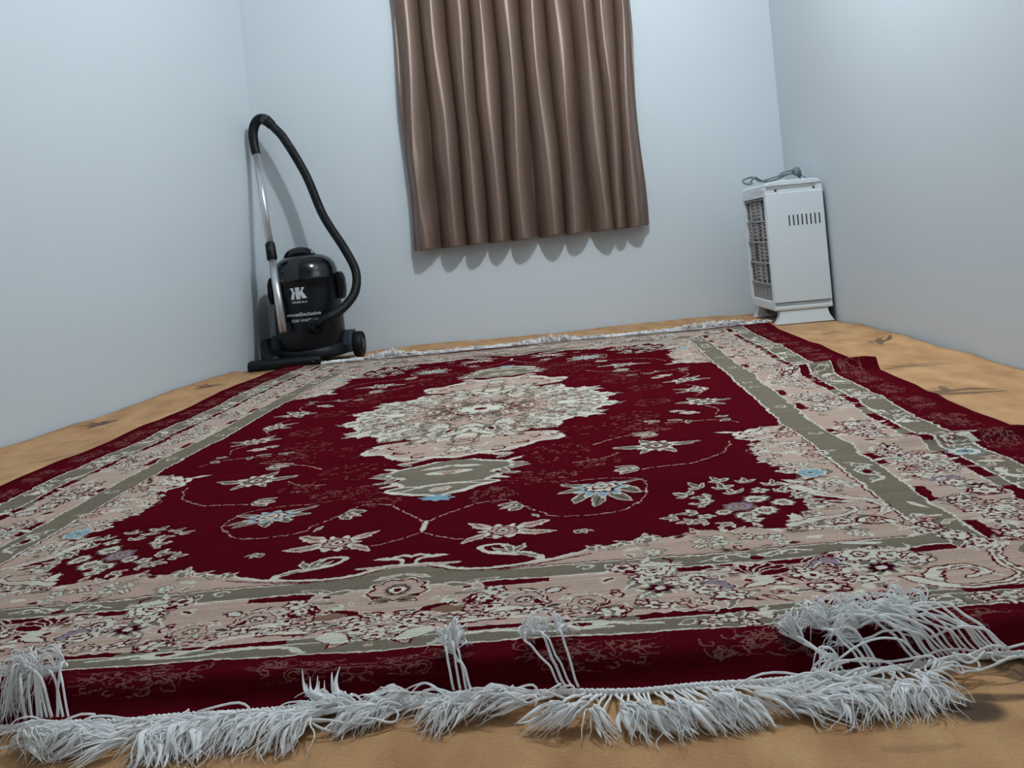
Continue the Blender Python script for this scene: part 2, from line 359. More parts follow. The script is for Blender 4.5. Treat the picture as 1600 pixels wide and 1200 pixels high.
def weave_design():
    W = Weave(1.09, 1.63); A = W.A; R = W.rng
    A[:] = RD
    # bands, from the edge in: (s0, t0) of each nested rectangle and its colour
    def inner(s, t, c): W.rect(0, s, 0, t, c)
    inner(.970, 1.545, CR); inner(.966, 1.541, KH); inner(.912, 1.508, CR); inner(.907, 1.504, RD); inner(.886, 1.488, CR)
    inner(.883, 1.485, PK)
    inner(.786, 1.345, RD); inner(.768, 1.328, CR); inner(.764, 1.324, KH); inner(.706, 1.286, CR); inner(.702, 1.282, RD); inner(.699, 1.279, PK)
    # interruptions of the thin dark lines
    t = 0.
    while t < 1.5:
        g = R.uniform(.05, .10)
        if t > .06: W.rect(.886, .907, t, t+g, KH if R.random() < .5 else PK)
        t += g+R.uniform(.10, .2)
    for a, b in ((0, .1), (.24, .30), (.43, .5), (.62, .66)): W.rect(a, b, 1.488, 1.504, KH)
    for a, b in ((0, .09), (.2, .34), (.44, .48), (.57, .66)): W.rect(a, b, 1.328, 1.345, PK)
    t = 0.
    while t < 1.3:
        g = R.uniform(.10, .22); W.rect(.768, .786, t, t+g, PK); t += g+R.uniform(.06, .10)
    # field: scalloped maroon ground
    F = [(-.1, 1.235), (0, 1.232), (.03, 1.236), (.07, 1.262), (.12, 1.268), (.17, 1.262), (.23, 1.245), (.27, 1.215), (.31, 1.205), (.35, 1.192), (.41, 1.186),
         (.46, 1.188), (.52, 1.196), (.56, 1.200), (.545, 1.170), (.56, 1.145), (.60, 1.12), (.64, 1.10), (.655, 1.085), (.63, 1.06), (.605, 1.03), (.60, 1.0), (.632, .965), (.628, .93),
         (.60, .90), (.628, .865), (.60, .84), (.59, .80), (.612, .76), (.59, .72), (.60, .68), (.625, .65), (.598, .62), (.60, .58), (.62, .545), (.66, .52), (.699, .50), (.699, .3), (.699, .15), (.699, 0), (.699, -.15), (.3, -.15), (-.1, -.15), (-.1, .3), (-.1, .8)]
    q = W.smooth(F, closed=True, k=6)
    q = [(x+.006*math.sin(90*y+3*x*40), y+.006*math.sin(80*x+50*y)) if (x > .25 and y > .5) else (x, y) for x, y in q]
    # khaki peak at the middle of each end
    W.poly([(-.1, 1.30), (-.1, 1.24), (0, 1.24), (.035, 1.252), (.08, 1.272), (.16, 1.285), (.2, 1.30)], KH)
    W.poly(q, RD)
    W.stroke([(0, 1.232), (.03, 1.236), (.07, 1.262), (.12, 1.270), (.17, 1.264), (.23, 1.247), (.27, 1.222), (.33, 1.200)], .0045, CR, .003)
    W.stroke([(.03, 1.246), (.07, 1.270), (.12, 1.277), (.19, 1.270), (.26, 1.247)], .0018, RD)
    # frilled edge of the spandrel
    for (x, y) in [p for p in q if (p[0] > .25 and p[1] > .52 and p[0] < .69)][::3]:
        a = math.atan2(.9-y, .3-x)+R.uniform(-.8, .8)
        W.leaf(x+.012, y+.012 if y > 1.1 else y, R.uniform(.018, .038), R.uniform(.005, .009), a, CR, R.choice((CR, CR, KH, PK)), None, R.uniform(-.5, .5))
        if R.random() < .55: W.curl(x+R.uniform(0, .03), y+R.uniform(-.01, .03), .011, R.uniform(0, 6), .7, .002, R.choice((RD, RD, KH)))
    def spand(x, y):
        return 0 <= x < .70 and 0 <= y < 1.28 and A[min(W.ny-1, int(y/W.G)), int(x/W.G)] != RD
    for k in range(520):      # flower litter inside the spandrel band
        x = R.uniform(.3, .69); y = R.uniform(.52, 1.275)
        if (x < .56 and y < 1.19) or not spand(x, y): continue
        j = R.random()
        if j < .28: W.bloom(x, y, R.uniform(.008, .015), R.choice((5, 6)), R.uniform(0, 6), CR, R.choice((RD, KH)), KH)
        elif j < .75: W.leaf(x, y, R.uniform(.02, .036), .006, R.uniform(0, 6.3), R.choice((CR, KH, KH)), R.choice((CR, KH, PK, RD)))
        else: W.curl(x, y, .012, R.uniform(0, 6), .8, .0018, R.choice((RD, KH, CR)))
    # corner scrolls of the spandrel
    for pts, w in (([(.602, 1.0), (.625, 1.04), (.655, 1.07), (.69, 1.10), (.698, 1.145), (.67, 1.19), (.62, 1.215), (.575, 1.205)], .010),
                   ([(.55, 1.19), (.59, 1.175), (.63, 1.17), (.655, 1.145), (.65, 1.125)], .008)):
        W.stroke(pts, w+.004, RD, .004); W.stroke(pts, w+.0015, CR, .003); W.stroke([(x, y) for x, y in pts[1:-1]], w*.35, PK, .001)
    W.ell(.66, 1.205, .026, .017, .6, RD); W.ell(.66, 1.205, .022, .013, .6, CR); W.bloom(.66, 1.205, .012, 5, 0, PK, RD)
    W.ell(.655, .925, .03, .02, .2, KH); W.bloom(.648, .925, .026, 8, 0, BL, CR, DK); W.bloom(.63, .585, .02, 6, 0, CR, RD)
    W.stroke([(.60, .56), (.585, .575), (.595, .60), (.62, .60), (.64, .575), (.66, .545)], .006, CR, .003)
    W.leaf(.595, .56, .05, .008, 3.5, CR, CR); W.stroke([(.65, .63), (.62, .64), (.585, .625), (.59, .60)], .004, CR)
    for x, y, a in ((.68, .62, 1.5), (.67, .72, 1.6), (.68, .80, 1.7), (.66, 1.0, 1.4)):
        W.spray(x, y, .025, 6, fl=1)
    # plumes at the middle of each end
    W.stroke([(0, 1.203), (.012, 1.196), (.028, 1.203), (.014, 1.213), (.008, 1.235)], .004, CR, .003)
    W.leaf(.02, 1.207, .04, .006, -.15, CR, CR); W.leaf(.03, 1.245, .05, .006, -.2, CR, PK); W.leaf(0, 1.27, .05, .006, .5, CR, PK)
    W.stroke([(.19, 1.25), (.165, 1.225), (.135, 1.215), (.108, 1.205), (.10, 1.185), (.125, 1.178), (.14, 1.19)], .0085, CR, .004)
    W.stroke([(.18, 1.24), (.155, 1.22), (.125, 1.203)], .003, KH, .001)
    for a in (-1.2, -.6, 0.): W.leaf(.15, 1.222, .045, .007, a-1.2, CR, KH)
    # ---- bouquets in the field corners ----
    for x, y, r in ((.498, 1.075, .034), (.53, 1.11, .03), (.53, 1.045, .026), (.50, 1.125, .026), (.565, 1.075, .026), (.47, 1.10, .02)):
        W.rosette(x, y, r*.78, 8, R.random(), KH, DK, R.choice((CR, VI, CR, PK)), PK, DK, KH)
    for x, y, a in ((.455, 1.05, 3.6), (.43, 1.0, 3.9), (.45, .975, 4.3), (.49, .985, 4.6), (.49, .955, 4.3), (.53, .965, 4.7), (.57, .985, 4.9), (.575, 1.02, 5.2),
                    (.42, 1.135, 3.1), (.40, 1.11, 3.3), (.43, 1.09, 3.2), (.44, 1.14, 2.9), (.47, 1.16, 2.5), (.60, 1.07, .2), (.60, 1.10, .3), (.59, 1.045, -.5), (.505, 1.01, 4.4), (.46, 1.02, 3.5)):
        W.leaf(x, y, .032, .0065, a, CR, R.choice((KH, PK, KH)), DK); W.leaf(x, y, .026, .0055, a+1.0, CR, KH); W.leaf(x, y, .022, .005, a-.9, CR, KH)
    for x, y in ((.455, 1.03), (.44, 1.115), (.545, 1.005), (.60, 1.055), (.505, 1.15)): W.bloom(x, y, .015, 5, 0, CR, DK, PK)
    # ---- vines and flowers of the field ----
    V = [[(0, 1.04), (.035, .985), (.07, .945), (.11, .928), (.145, .95), (.18, 1.0), (.215, 1.045), (.27, 1.053), (.32, 1.04), (.36, .985), (.37, .93), (.35, .87), (.29, .845), (.24, .85)],
         [(0, 1.087), (.04, 1.125), (.10, 1.145), (.15, 1.13)], [(.368, .815), (.42, .80), (.48, .785), (.54, .72), (.565, .64)],
         [(.292, .576), (.333, .53), (.399, .495), (.47, .46)], [(.46, .40), (.53, .40), (.59, .41), (.62, .45)], [(.56, .20), (.60, .28), (.585, .35)], [(.24, .72), (.30, .70), (.345, .66)],
         [(.62, 0.0), (.60, .05), (.57, .10)]]
    for i, v in enumerate(V): W.stroke(v, .0017, PK, .0014, gap=.03)
    W.stroke([(0, 1.03), (0, 1.09)], .006, CR, .003)
    W.starflower(.292, .925, .052, .3, ((.5, .055), (1.1, .06), (1.7, .06), (2.4, .055), (-.4, .06), (3.7, .065), (3.1, .05)), BL, CR, RD)
    W.starflower(.132, 1.112, .040, 0, ((.35, .065), (-.6, .065), (2.6, .06), (3.8, .06)), CR, PK, RD, CR, PK)
    W.bud(.148, .962, .026, 2.6); W.bud(.360, .80, .030, 3.0)
    W.starflower(.42, .63, .046, .2, ((0, .07), (3.1, .07), (1.0, .05), (4.2, .05), (2.2, .045)), CR, KH, RD); W.bud(.425, .51, .034, 2.9, CR, KH)
    for x, y, a in ((.42, .36, .4), (.47, .375, .2), (.52, .385, 1.8), (.58, .375, -.2), (.45, .365, 2.2), (.61, .40, 2.5)): W.leaf(x, y, .038, .009, a, CR, KH, DK)
    W.starflower(.58, .18, .042, .1, ((1.0, .05), (4.2, .05), (3.3, .05), (0., .05)), CR, KH, RD)
    W.starflower(.585, .0, .034, .1, ((1.5, .05), (2.6, .05)), CR, KH, RD)
    W.bloom(.53, .30, .022, 5, .4, PK, CR, DK); W.bud(.50, .26, .02, 1.); W.bud(.25, 1.13, .016, 1.2); W.leaf(.17, 1.02, .03, .006, 1, CR, KH)
    # faint damask sprays around the medallion
    for cx, cy, rr in ((.30, .42, .09), (.22, .62, .08), (.40, .30, .06), (.14, .78, .07), (.30, .72, .05), (.46, .12, .05), (.43, .42, .05), (.10, .90, .04), (.22, .82, .05)):
        for k in range(34):
            a = R.uniform(0, 6.28); d = rr*math.sqrt(R.random())
            W.curl(cx+d*math.cos(a), cy+d*math.sin(a), R.uniform(.004, .011), R.uniform(0, 6), R.choice((-.6, .6)), .0010, RK)
    # ---- pendants ----
    P = [(-.05, .60), (.03, .60), (.055, .62), (.085, .635), (.115, .655), (.118, .69), (.085, .715), (.10, .74), (.075, .775), (.095, .815), (.06, .84), (.03, .86), (-.05, .865)]
    pq = W.smooth(P, True, 6); W.poly([(x+.010, y+(.010 if y > .7 else -.006)) if x > .02 else (x, y+(.01 if y > .7 else 0)) for x, y in pq], CR); W.poly(pq, KH)
    W.ell(.078, .805, .034, .022, .3, CR); W.ell(.078, .805, .025, .014, .3, KH); W.ell(0, .80, .05, .022, 0, CR); W.ell(0, .812, .04, .02, 0, KH)
    W.bloom(0, .835, .02, 6, 0, PK, CR, KH); W.ell(0, .695, .05, .016, 0, CR); W.ell(0, .69, .03, .010, 0, PK); W.bloom(0, .70, .013, 5, 0, PK, RD)
    W.star(0, .893, .026, 8, .3, 0, BL, 1.3, .8); W.leaf(.0, .64, .07, .01, .3, CR, CR)
    for x, y, a in ((.115, .665, .2), (.12, .69, .0), (.105, .71, -.3), (.105, .735, .2), (.11, .64, -.5), (.09, .76, .5), (.09, .61, -.6), (.105, .70, 1.1)):
        W.leaf(x, y, .045, .008, a, CR, R.choice((KH, CR)))
    for x, y, a in ((.06, .565, -.3), (.08, .58, .1), (.10, .565, -.7), (.05, .55, .6)): W.leaf(x, y, .05, .008, a, CR, PK)
    # ---- medallion ----
    M2 = [(-.05, .57), (0, .573), (.05, .56), (.10, .55), (.15, .53), (.18, .49), (.225, .475), (.235, .44), (.20, .42), (.22, .39), (.15, .36), (-.05, .36)]
    mq = W.smooth(M2, True, 6); W.poly(mq, CR); W.poly([(x*.93, .36+(y-.36)*.93) for x, y in mq], PK)
    for k in range(26):
        x = R.uniform(0, .19); y = R.uniform(.38, .54)
        W.curl(x, y, R.uniform(.010, .02), R.uniform(0, 6), R.choice((-.8, .8)), .0035, R.choice((RD, CR, KH, CR)))
    W.bloom(0, .50, .03, 6, .5, CR, KH, PK); W.ell(0, .44, .035, .02, 0, KH); W.ell(0, .44, .022, .012, 0, PK)
    W.stroke([(.19, .40), (.225, .425), (.215, .46), (.18, .455)], .006, CR, .003)
    n = 16
    for i in range(n):
        a = 2*math.pi*(i+.5)/n; ex, ey = .33*math.cos(a), .35*math.sin(a)
        if ex < -.06 or ey < -.06: continue
        L = .10 if i % 2 else .085
        for d in (-.55, 0, .55): W.leaf(ex*.93, ey*.93, L*(1 if d == 0 else .85), .016, math.atan2(ey, ex)+d, CR, R.choice((CR, CR, KH)), KH)
        W.ell(ex, ey, .05, .045, a, CR)
    W.lobed(0, 0, .35, 16, .10, 0, CR, 1., 1.06)
    for i in range(n):
        a = 2*math.pi*(i+.5)/n; x, y = .27*math.cos(a), .285*math.sin(a)
        W.ell(x, y, .040, .022, a, KH); W.ell(x, y, .032, .015, a, CR); W.ell(x, y, .016, .008, a, RD if i % 2 else PK)
        b = 2*math.pi*i/n; x, y = .30*math.cos(b), .318*math.sin(b); W.leaf(x, y, .045, .008, b+math.pi, KH, PK, DK)
        W.curl(.325*math.cos(a+.1), .34*math.sin(a+.1), .012, a, .8, .002, RD); W.curl(.325*math.cos(a-.12), .34*math.sin(a-.12), .012, a+2, -.8, .002, KH)
    for k in range(300):
        a = R.uniform(0, 1.57); d = R.uniform(.225, .40); x, y = d*math.cos(a), 1.05*d*math.sin(a)
        if A[min(W.ny-1, int(y/W.G)), int(x/W.G)] != RD:
            W.curl(x, y, R.uniform(.006, .016), R.uniform(0, 6), R.choice((-.7, .7)), R.uniform(.0012, .0026), R.choice((KH, RD, KH, PK, RK)))
            if R.random() < .4: W.leaf(x, y, R.uniform(.02, .05), .006, R.uniform(0, 6.3), KH, R.choice((PK, CR, KH)), None, R.uniform(-.5, .5))
    W.star(0, 0, .245, 16, .22, math.pi/16, KH, 1, 1.04); W.star(0, 0, .228, 16, .22, math.pi/16, PK, 1, 1.04)
    for i in range(n):
        a = 2*math.pi*(i+.5)/n
        for rr, w in ((.215, .010), (.16, .009)):
            W.curl(rr*math.cos(a), rr*math.sin(a), .02, a+1, .8, .0025, KH if rr > .2 else RD); W.curl(rr*math.cos(a+.12), rr*math.sin(a+.12), .015, a+4, -.8, .0025, CR)
    for i in range(8):
        a = 2*math.pi*i/8+.39; W.leaf(.08*math.cos(a), .08*math.sin(a), .085, .020, a, DK, KH, DK); W.bloom(.13*math.cos(a+.39), .13*math.sin(a+.39), .024, 6, a, CR, RD, KH)
    for k in range(120):
        a = R.uniform(0, 1.57); d = R.uniform(.09, .22)
        W.curl(d*math.cos(a), d*math.sin(a), R.uniform(.006, .014), R.uniform(0, 6), R.choice((-.7, .7)), .0018, R.choice((KH, RD, CR, DK, RK)))
    W.lobed(0, 0, .10, 12, .15, 0, RD); W.lobed(0, 0, .092, 12, .15, 0, KH); W.rosette(0, 0, .08, 10, 0, CR, RD, CR, PK, RD, PK)
    W.lobed(0, 0, .035, 8, .2, 0, CR); W.lobed(0, 0, .02, 8, .2, 0, RD)
    # ---- main pink border ----
    W.rosette(0, 1.335, .048, 9, .2, CR, RD, PK, CR, RD, KH)
    for x in (.06, .09): W.leaf(x, 1.325, .05, .008, R.uniform(-.3, .3), CR, KH)
    W.spray(.10, 1.425, .045, 26, fl=6, seed=3); W.spray(.125, 1.375, .028, 14, fl=3, seed=4); W.spray(.03, 1.44, .035, 18, fl=3, seed=5); W.spray(.02, 1.49, .03, 16, fl=1, seed=6)
    W.ell(.055, 1.40, .018, .009, -.5, RD); W.ell(.07, 1.41, .02, .012, .4, BR)
    W.leaf(.028, 1.515, .06, .017, -.9, RD, CR); W.ell(.052, 1.487, .018, .014, -.9, CR)
    W.stroke([(.08, 1.465), (.15, 1.458), (.19, 1.472), (.20, 1.50), (.25, 1.505), (.32, 1.52)], .0045, CR, .003); W.stroke([(.08, 1.472), (.15, 1.466)], .002, RD)
    W.stroke([(.07, 1.535), (.10, 1.515), (.15, 1.512), (.20, 1.525), (.27, 1.52)], .0045, CR, .003)
    def run(path):
        for i, (x, y, kind) in enumerate(path):
            if kind == 'P':       # palmette with leaves
                W.spray(x, y, .034, 12, fl=1, seed=i+20); W.rosette(x, y, .027, 7, R.random()*6, CR, RD, R.choice((PK, CR)), CR, RD, R.choice((KH, None)))
            elif kind == 'B': W.bloom(x, y, .026, 6, R.random(), CR, R.choice((RD, KH)), PK); W.leaf(x, y, .05, .008, R.uniform(0, 6), CR, KH); W.bloom(x+.0, y, .02, 6, R.random(), CR, RD, PK)
            elif kind == 'S': W.spray(x, y, .036, 18, fl=4, seed=i+50)
            elif kind == 's': W.spray(x, y, .02, 6, fl=1, seed=i+80)
            elif kind == 'D': W.star(x, y, .03, 8, .35, 0, CR); W.star(x, y, .026, 8, .4, .2, KH); W.star(x, y, .019, 8, .35, 0, DR); W.ell(x, y, .007, .007, 0, CR)
            elif kind == 'F':     # fan palmette
                for d in range(-3, 4): W.leaf(x, y, .05, .011, -1.57+d*.42, CR, R.choice((RD, PK)), RD)
                W.leaf(x-.02, y+.02, .06, .01, .4, RD, CR); W.leaf(x+.02, y+.02, .06, .01, 2.7, RD, CR); W.ell(x, y+.018, .02, .012, 0, RD); W.star(x, y+.018, .018, 7, .3, 0, CR)
            elif kind == 'V': W.rosette(x, y, .03, 8, 0, CR, DR, VI, CR, RD, VI); W.spray(x, y+.02, .03, 8, fl=1, seed=i+99)
            elif kind == 'L': W.bloom(x, y, .034, 8, 0, BL, CR, DK); W.spray(x, y, .03, 6, fl=0, seed=i+120)
    run([(.17, 1.40, 'P'), (.185, 1.435, 's'), (.245, 1.425, 'P'), (.225, 1.46, 's'), (.15, 1.45, 's'), (.325, 1.365, 'B'), (.335, 1.33, 'P'), (.30, 1.32, 's'), (.335, 1.40, 'D'), (.27, 1.47, 'B'), (.32, 1.45, 's'),
         (.385, 1.375, 'P'), (.40, 1.41, 'V'), (.415, 1.445, 'B'), (.37, 1.47, 's'), (.44, 1.36, 's'), (.465, 1.375, 'F'), (.48, 1.44, 's'), (.525, 1.38, 'S'), (.555, 1.36, 'V'), (.53, 1.44, 'B'), (.585, 1.43, 's'),
         (.60, 1.335, 'P'), (.61, 1.385, 'D'), (.56, 1.47, 's'), (.655, 1.365, 'B'), (.64, 1.34, 's')])
    for k in range(150):
        if k % 2: x, y = R.uniform(0, .75), R.uniform(1.35, 1.475)
        else: x, y = R.uniform(.795, .875), R.uniform(0, 1.33)
        if math.sin((x if k % 2 else y)*19+1) < -.55: continue
        j = R.random()
        if j < .5: W.leaf(x, y, R.uniform(.014, .034), R.uniform(.003, .006), R.uniform(0, 6.3), R.choice((CR, RD, KH)), R.choice((CR, KH, RD, PK)), None, R.uniform(-.6, .6))
        elif j < .8: W.curl(x, y, R.uniform(.006, .014), R.uniform(0, 6), R.choice((-.8, .8)), .0018, R.choice((RD, CR, KH)))
        else: W.ell(x, y, R.uniform(.005, .012), R.uniform(.003, .007), R.uniform(0, 3), R.choice((RD, RD, CR, KH)))
    # scroll of the corner
    for pts in ([(.648, 1.46), (.665, 1.41), (.70, 1.405), (.715, 1.43), (.69, 1.445)], [(.63, 1.43), (.66, 1.475), (.72, 1.475), (.755, 1.44), (.75, 1.40), (.765, 1.35), (.80, 1.32), (.87, 1.31)]):
        W.stroke(pts, .013, RD, .006); W.stroke(pts, .010, CR, .004); W.stroke(pts[1:-1], .003, RK, .001, gap=.02)
    W.poly(W.smooth([(.79, 1.36), (.85, 1.34), (.87, 1.38), (.87, 1.46), (.80, 1.455), (.785, 1.42)], True), KH); W.bloom(.83, 1.40, .03, 6, 0, CR, PK, RD); W.spray(.82, 1.45, .03, 8, fl=1, seed=9)
    run([(.735, 1.30, 'B'), (.715, 1.27, 's'), (.76, 1.335, 's')])
    t = .0; k = 0
    side = [(0, 'P'), (.05, 'S'), (.10, 's'), (.24, 'S'), (.29, 'P'), (.34, 'B'), (.38, 's'), (.53, 's'), (.58, 'P'), (.62, 'S'), (.67, 'B'), (.72, 's'), (.84, 'S'), (.88, 'L'), (.93, 'P'), (.98, 'S'), (1.03, 'V'), (1.08, 'D'), (1.13, 'B'), (1.18, 'P'), (1.24, 'S'), (1.29, 's')]
    for (y, kk) in side:
        run([(.812+.045*((k*7) % 3)/2, y, kk)]); k += 1
        run([(.858-.045*((k*5) % 3)/2, y+.02, 's' if kk in 'PS' else 'B')])
        if kk in 'PSL': W.spray(.835, y, .05, 16, fl=3, seed=200+k)
    # ---- khaki guard stripes ----
    def garland(a, b, fixed, along, w):
        x = a
        while x < b:
            p, q_ = ((x, fixed+R.uniform(-w, w)) if along == 's' else (fixed+R.uniform(-w, w), x))
            j = R.random()
            if j < .5: W.bloom(p, q_, R.uniform(.010, .015), 5, R.uniform(0, 6), CR, R.choice((RD, DK, RD)), R.choice((KH, PK)))
            else: W.leaf(p, q_, R.uniform(.025, .045), .008, R.uniform(0, 6.3), CR, R.choice((CR, KH)), None, R.uniform(-.4, .4))
            x += R.uniform(.008, .014)
    for a, b in ((.36, .46), (.58, .73), (.80, .90)): garland(a, b, 1.525, 's', .010)
    for a, b in ((0, .10), (.19, .36), (.46, .60), (.70, .84), (.95, 1.1), (1.25, 1.42)): garland(a, b, .938, 't', .018)
    W.ell(.235, 1.508, .03, .013, 0, CR); W.ell(.235, 1.508, .012, .006, 0, RD)
    W.rosette(.93, .86, .034, 8, 0, BL, DK, CR, BL, DK, BL); W.bloom(.95, .92, .02, 5, 0, PK, BR, DK)
    # scrolls in the inner khaki stripe
    for x in (.43, .46, .49, .52, .25, .28):
        W.curl(x, 1.303, .013, x*90, 1.0, .0022, CR)
    W.stroke([(.40, 1.31), (.44, 1.292), (.475, 1.312), (.51, 1.292), (.55, 1.305)], .0022, CR); W.ell(.475, 1.312, .010, .006, 0, RD)
    for y in (.90, .93, .96, .99, .62, .34, .05): W.curl(.735, y, .016, y*50, 1.0, .0025, CR)
    W.stroke([(.72, .88), (.75, .91), (.72, .945), (.75, .98), (.72, 1.01)], .0025, CR); W.ell(.735, .945, .007, .011, 0, RD)
    for x, y in ((.70, 1.235), (.73, 1.25), (.725, 1.215)): W.spray(x, y, .012, 5, fl=1, seed=int(x*1000))
    for x, y, a in ((.64, 1.30, 3.4), (.735, 1.12, 1.2), (.33, 1.30, .4)): W.leaf(x, y, .05, .006, a, CR, CR)
    # ---- damask scribble in the outer maroon stripe ----
    for k in range(900):
        if k % 5 < 2: x, y = R.uniform(0, 1.0), R.uniform(1.560, 1.605)
        else: x, y = R.uniform(.985, 1.045), R.uniform(0, 1.5)
        if math.sin((x if k % 5 < 2 else y)*34)+.5 < 0: continue
        c = RK
        if R.random() < .5: W.curl(x, y, R.uniform(.006, .016), R.uniform(0, 6), R.choice((-.7, .7)), .0011, c)
        else:
            a = R.uniform(-.5, .5)+(0 if k % 5 < 2 else 1.57); L = R.uniform(.02, .05)
            W.stroke([(x, y), (x+.5*L*math.cos(a), y+.5*L*math.sin(a)+.004), (x+L*math.cos(a), y+L*math.sin(a))], .0011, c, .0006)
    # slightly ragged, knotted outlines
    ny, nx = A.shape; rs = np.random.RandomState(3)
    def nz(sc):
        g = rs.rand(ny//sc+2, nx//sc+2); yy = np.arange(ny)/sc; xx = np.arange(nx)/sc
        y0 = yy.astype(int); x0 = xx.astype(int); fy = (yy-y0)[:, None]; fx = (xx-x0)[None, :]
        return (g[y0][:, x0]*(1-fy)*(1-fx)+g[y0+1][:, x0]*fy*(1-fx)+g[y0][:, x0+1]*(1-fy)*fx+g[y0+1][:, x0+1]*fy*fx)-.5
    dx = (nz(4)*5+nz(10)*7+nz(26)*7).astype(int); dy = (nz(4)*4+nz(10)*6+nz(26)*7).astype(int)
    yy, xx = np.indices((ny, nx))
    return A[np.clip(yy+dy, 0, ny-1), np.clip(xx+dx, 0, nx-1)]
def rug_material():
    A = weave_design(); ny, nx = A.shape
    lut = np.zeros((10, 4), np.float32); lut[:, 3] = 1
    for k, c in PAL.items(): lut[k, :3] = np.array(c)/255
    r = np.random.RandomState(4); px = lut[A]
    yarn = (1+.05*r.randn(ny, nx)+.05*r.randn(ny, 1)).astype(np.float32); px[..., :3] *= np.clip(yarn, .75, 1.25)[..., None]
    img = bpy.data.images.new('rug_weave', nx, ny); img.pixels.foreach_set(np.clip(px, 0, 1).ravel()); img.pack()
    m = bpy.data.materials.new('wool_pile'); m.use_nodes = True; nt = m.node_tree; b = nt.nodes['Principled BSDF']; L = nt.links.new
    it = nt.nodes.new('ShaderNodeTexImage'); it.image = img; it.extension = 'MIRROR'; it.interpolation = 'Linear'
    tc = nt.nodes.new('ShaderNodeTexCoord'); L(tc.outputs['UV'], it.inputs['Vector']); L(it.outputs['Color'], b.inputs['Base Color'])
    b.inputs['Roughness'].default_value = .9; b.inputs['Specular IOR Level'].default_value = 0; b.inputs['Sheen Weight'].default_value = 0
    n = nt.nodes.new('ShaderNodeTexNoise'); n.inputs['Scale'].default_value = 420; n.inputs['Detail'].default_value = 2; L(tc.outputs['Object'], n.inputs['Vector'])
    bp = nt.nodes.new('ShaderNodeBump'); bp.inputs['Strength'].default_value = .55; bp.inputs['Distance'].default_value = .0025; L(n.outputs['Fac'], bp.inputs['Height'])
    bw = nt.nodes.new('ShaderNodeRGBToBW'); L(it.outputs['Color'], bw.inputs[0])
    b2 = nt.nodes.new('ShaderNodeBump'); b2.inputs['Strength'].default_value = .35; b2.inputs['Distance'].default_value = .003; L(bw.outputs[0], b2.inputs['Height']); L(bp.outputs[0], b2.inputs['Normal'])
    L(b2.outputs[0], b.inputs['Normal'])
    return m
RFL, RFR, RBL, RBR = map(np.array, [(-1.29, 1.04), (.89, .94), (-1.07, 4.150), (1.10, 4.145)])
TF, TB = -1.645, 1.61      # near and far end of the pile, along the rug
def sst(x, a, b): t = np.clip((x-a)/(b-a), 0, 1); return t*t*(3-2*t)
def rug_xyz(s, t):
    """s, t in metres from the rug's centre -> the top of the pile in the room"""
    a, b = (1+s/1.09)/2, (1+t/1.61)/2
    X = (1-b)*((1-a)*RFL[0]+a*RFR[0])+b*((1-a)*RBL[0]+a*RBR[0]); Y = (1-b)*((1-a)*RFL[1]+a*RFR[1])+b*((1-a)*RBL[1]+a*RBR[1])
    X = X-.035*(1-(s/1.09)**2)*np.clip(1-(t/1.6)**2, 0, 1)
    # edges never run quite straight
    X = X+(s > 0)*(s/1.09)**4*.012*wob(t, 21, 4, 4.)+(s < 0)*(s/1.09)**4*.014*wob(t, 22, 4, 4.)
    z = .0130+.0012*np.sin(5.1*X+1.3)*np.sin(3.7*Y+.4)
    z = z+.0026*wob(X*1.0+.8*Y, 31, 3, 7.)*sst(t, -1.6, -1.2)+.0022*wob(Y+.3*X, 32, 3, 11.)
    # two wrinkles that run in from the right hand edge
    for t0, h1, w1, w2 in ((.115, .034, .020, .052), (-.785, .018, .016, .060), (-.35, .005, .04, .05)):
        d = t-t0-.03*(1.09-s)*.4; g = np.where(d < 0, np.exp(-(d/w1)**2), np.exp(-(d/w2)**2))
        z = z+h1*g*(.10+.90*sst(s, .55, 1.09)**1.1)*sst(s, .25, .85)
    # soft swells of the field in front of the medallion
    for s0, t0, h1, ws, wt in ((.35, -.93, .010, .22, .05), (-.12, -.92, .011, .11, .05), (.06, -.84, .009, .10, .05), (-.30, -1.0, .006, .2, .04), (.0, .62, .004, .5, .07)):
        z = z+h1*np.exp(-((s-s0)/ws)**2-((t-t0)/wt)**2)
    # the near end stands up a little before it drops to the carpet; the left edge rides higher
    up = .025*(.8+.2*wob(s, 41, 3, 4.))
    bulge = up*sst(t, -1.40, -1.56)*(1-.96*sst(t, -1.575, TF))
    z = z+bulge+.006*sst(-s, .9, 1.05)
    Y = Y-1.35*bulge+.013*wob(s, 42, 4, 7.)*sst(t, -1.45, -1.64)
    z = z-.006*sst(t, 1.57, TB)-.004*sst(np.abs(s), 1.06, 1.09)
    z = z-.004*sst(t, -1.575, -1.64)
    Y = Y-.028*Y*sst(Y, 2.6, 1.1)
    z = np.maximum(z, carpet_z(X, Y)+.0055)
    return X, Y, z
rug = thing('persian_rug', (-.09, 2.58, 0), 'dark red oriental floral rug with cream medallion and white fringe on the tan carpet', 'rug')
RUGO = np.array([-.09, 2.58, 0])
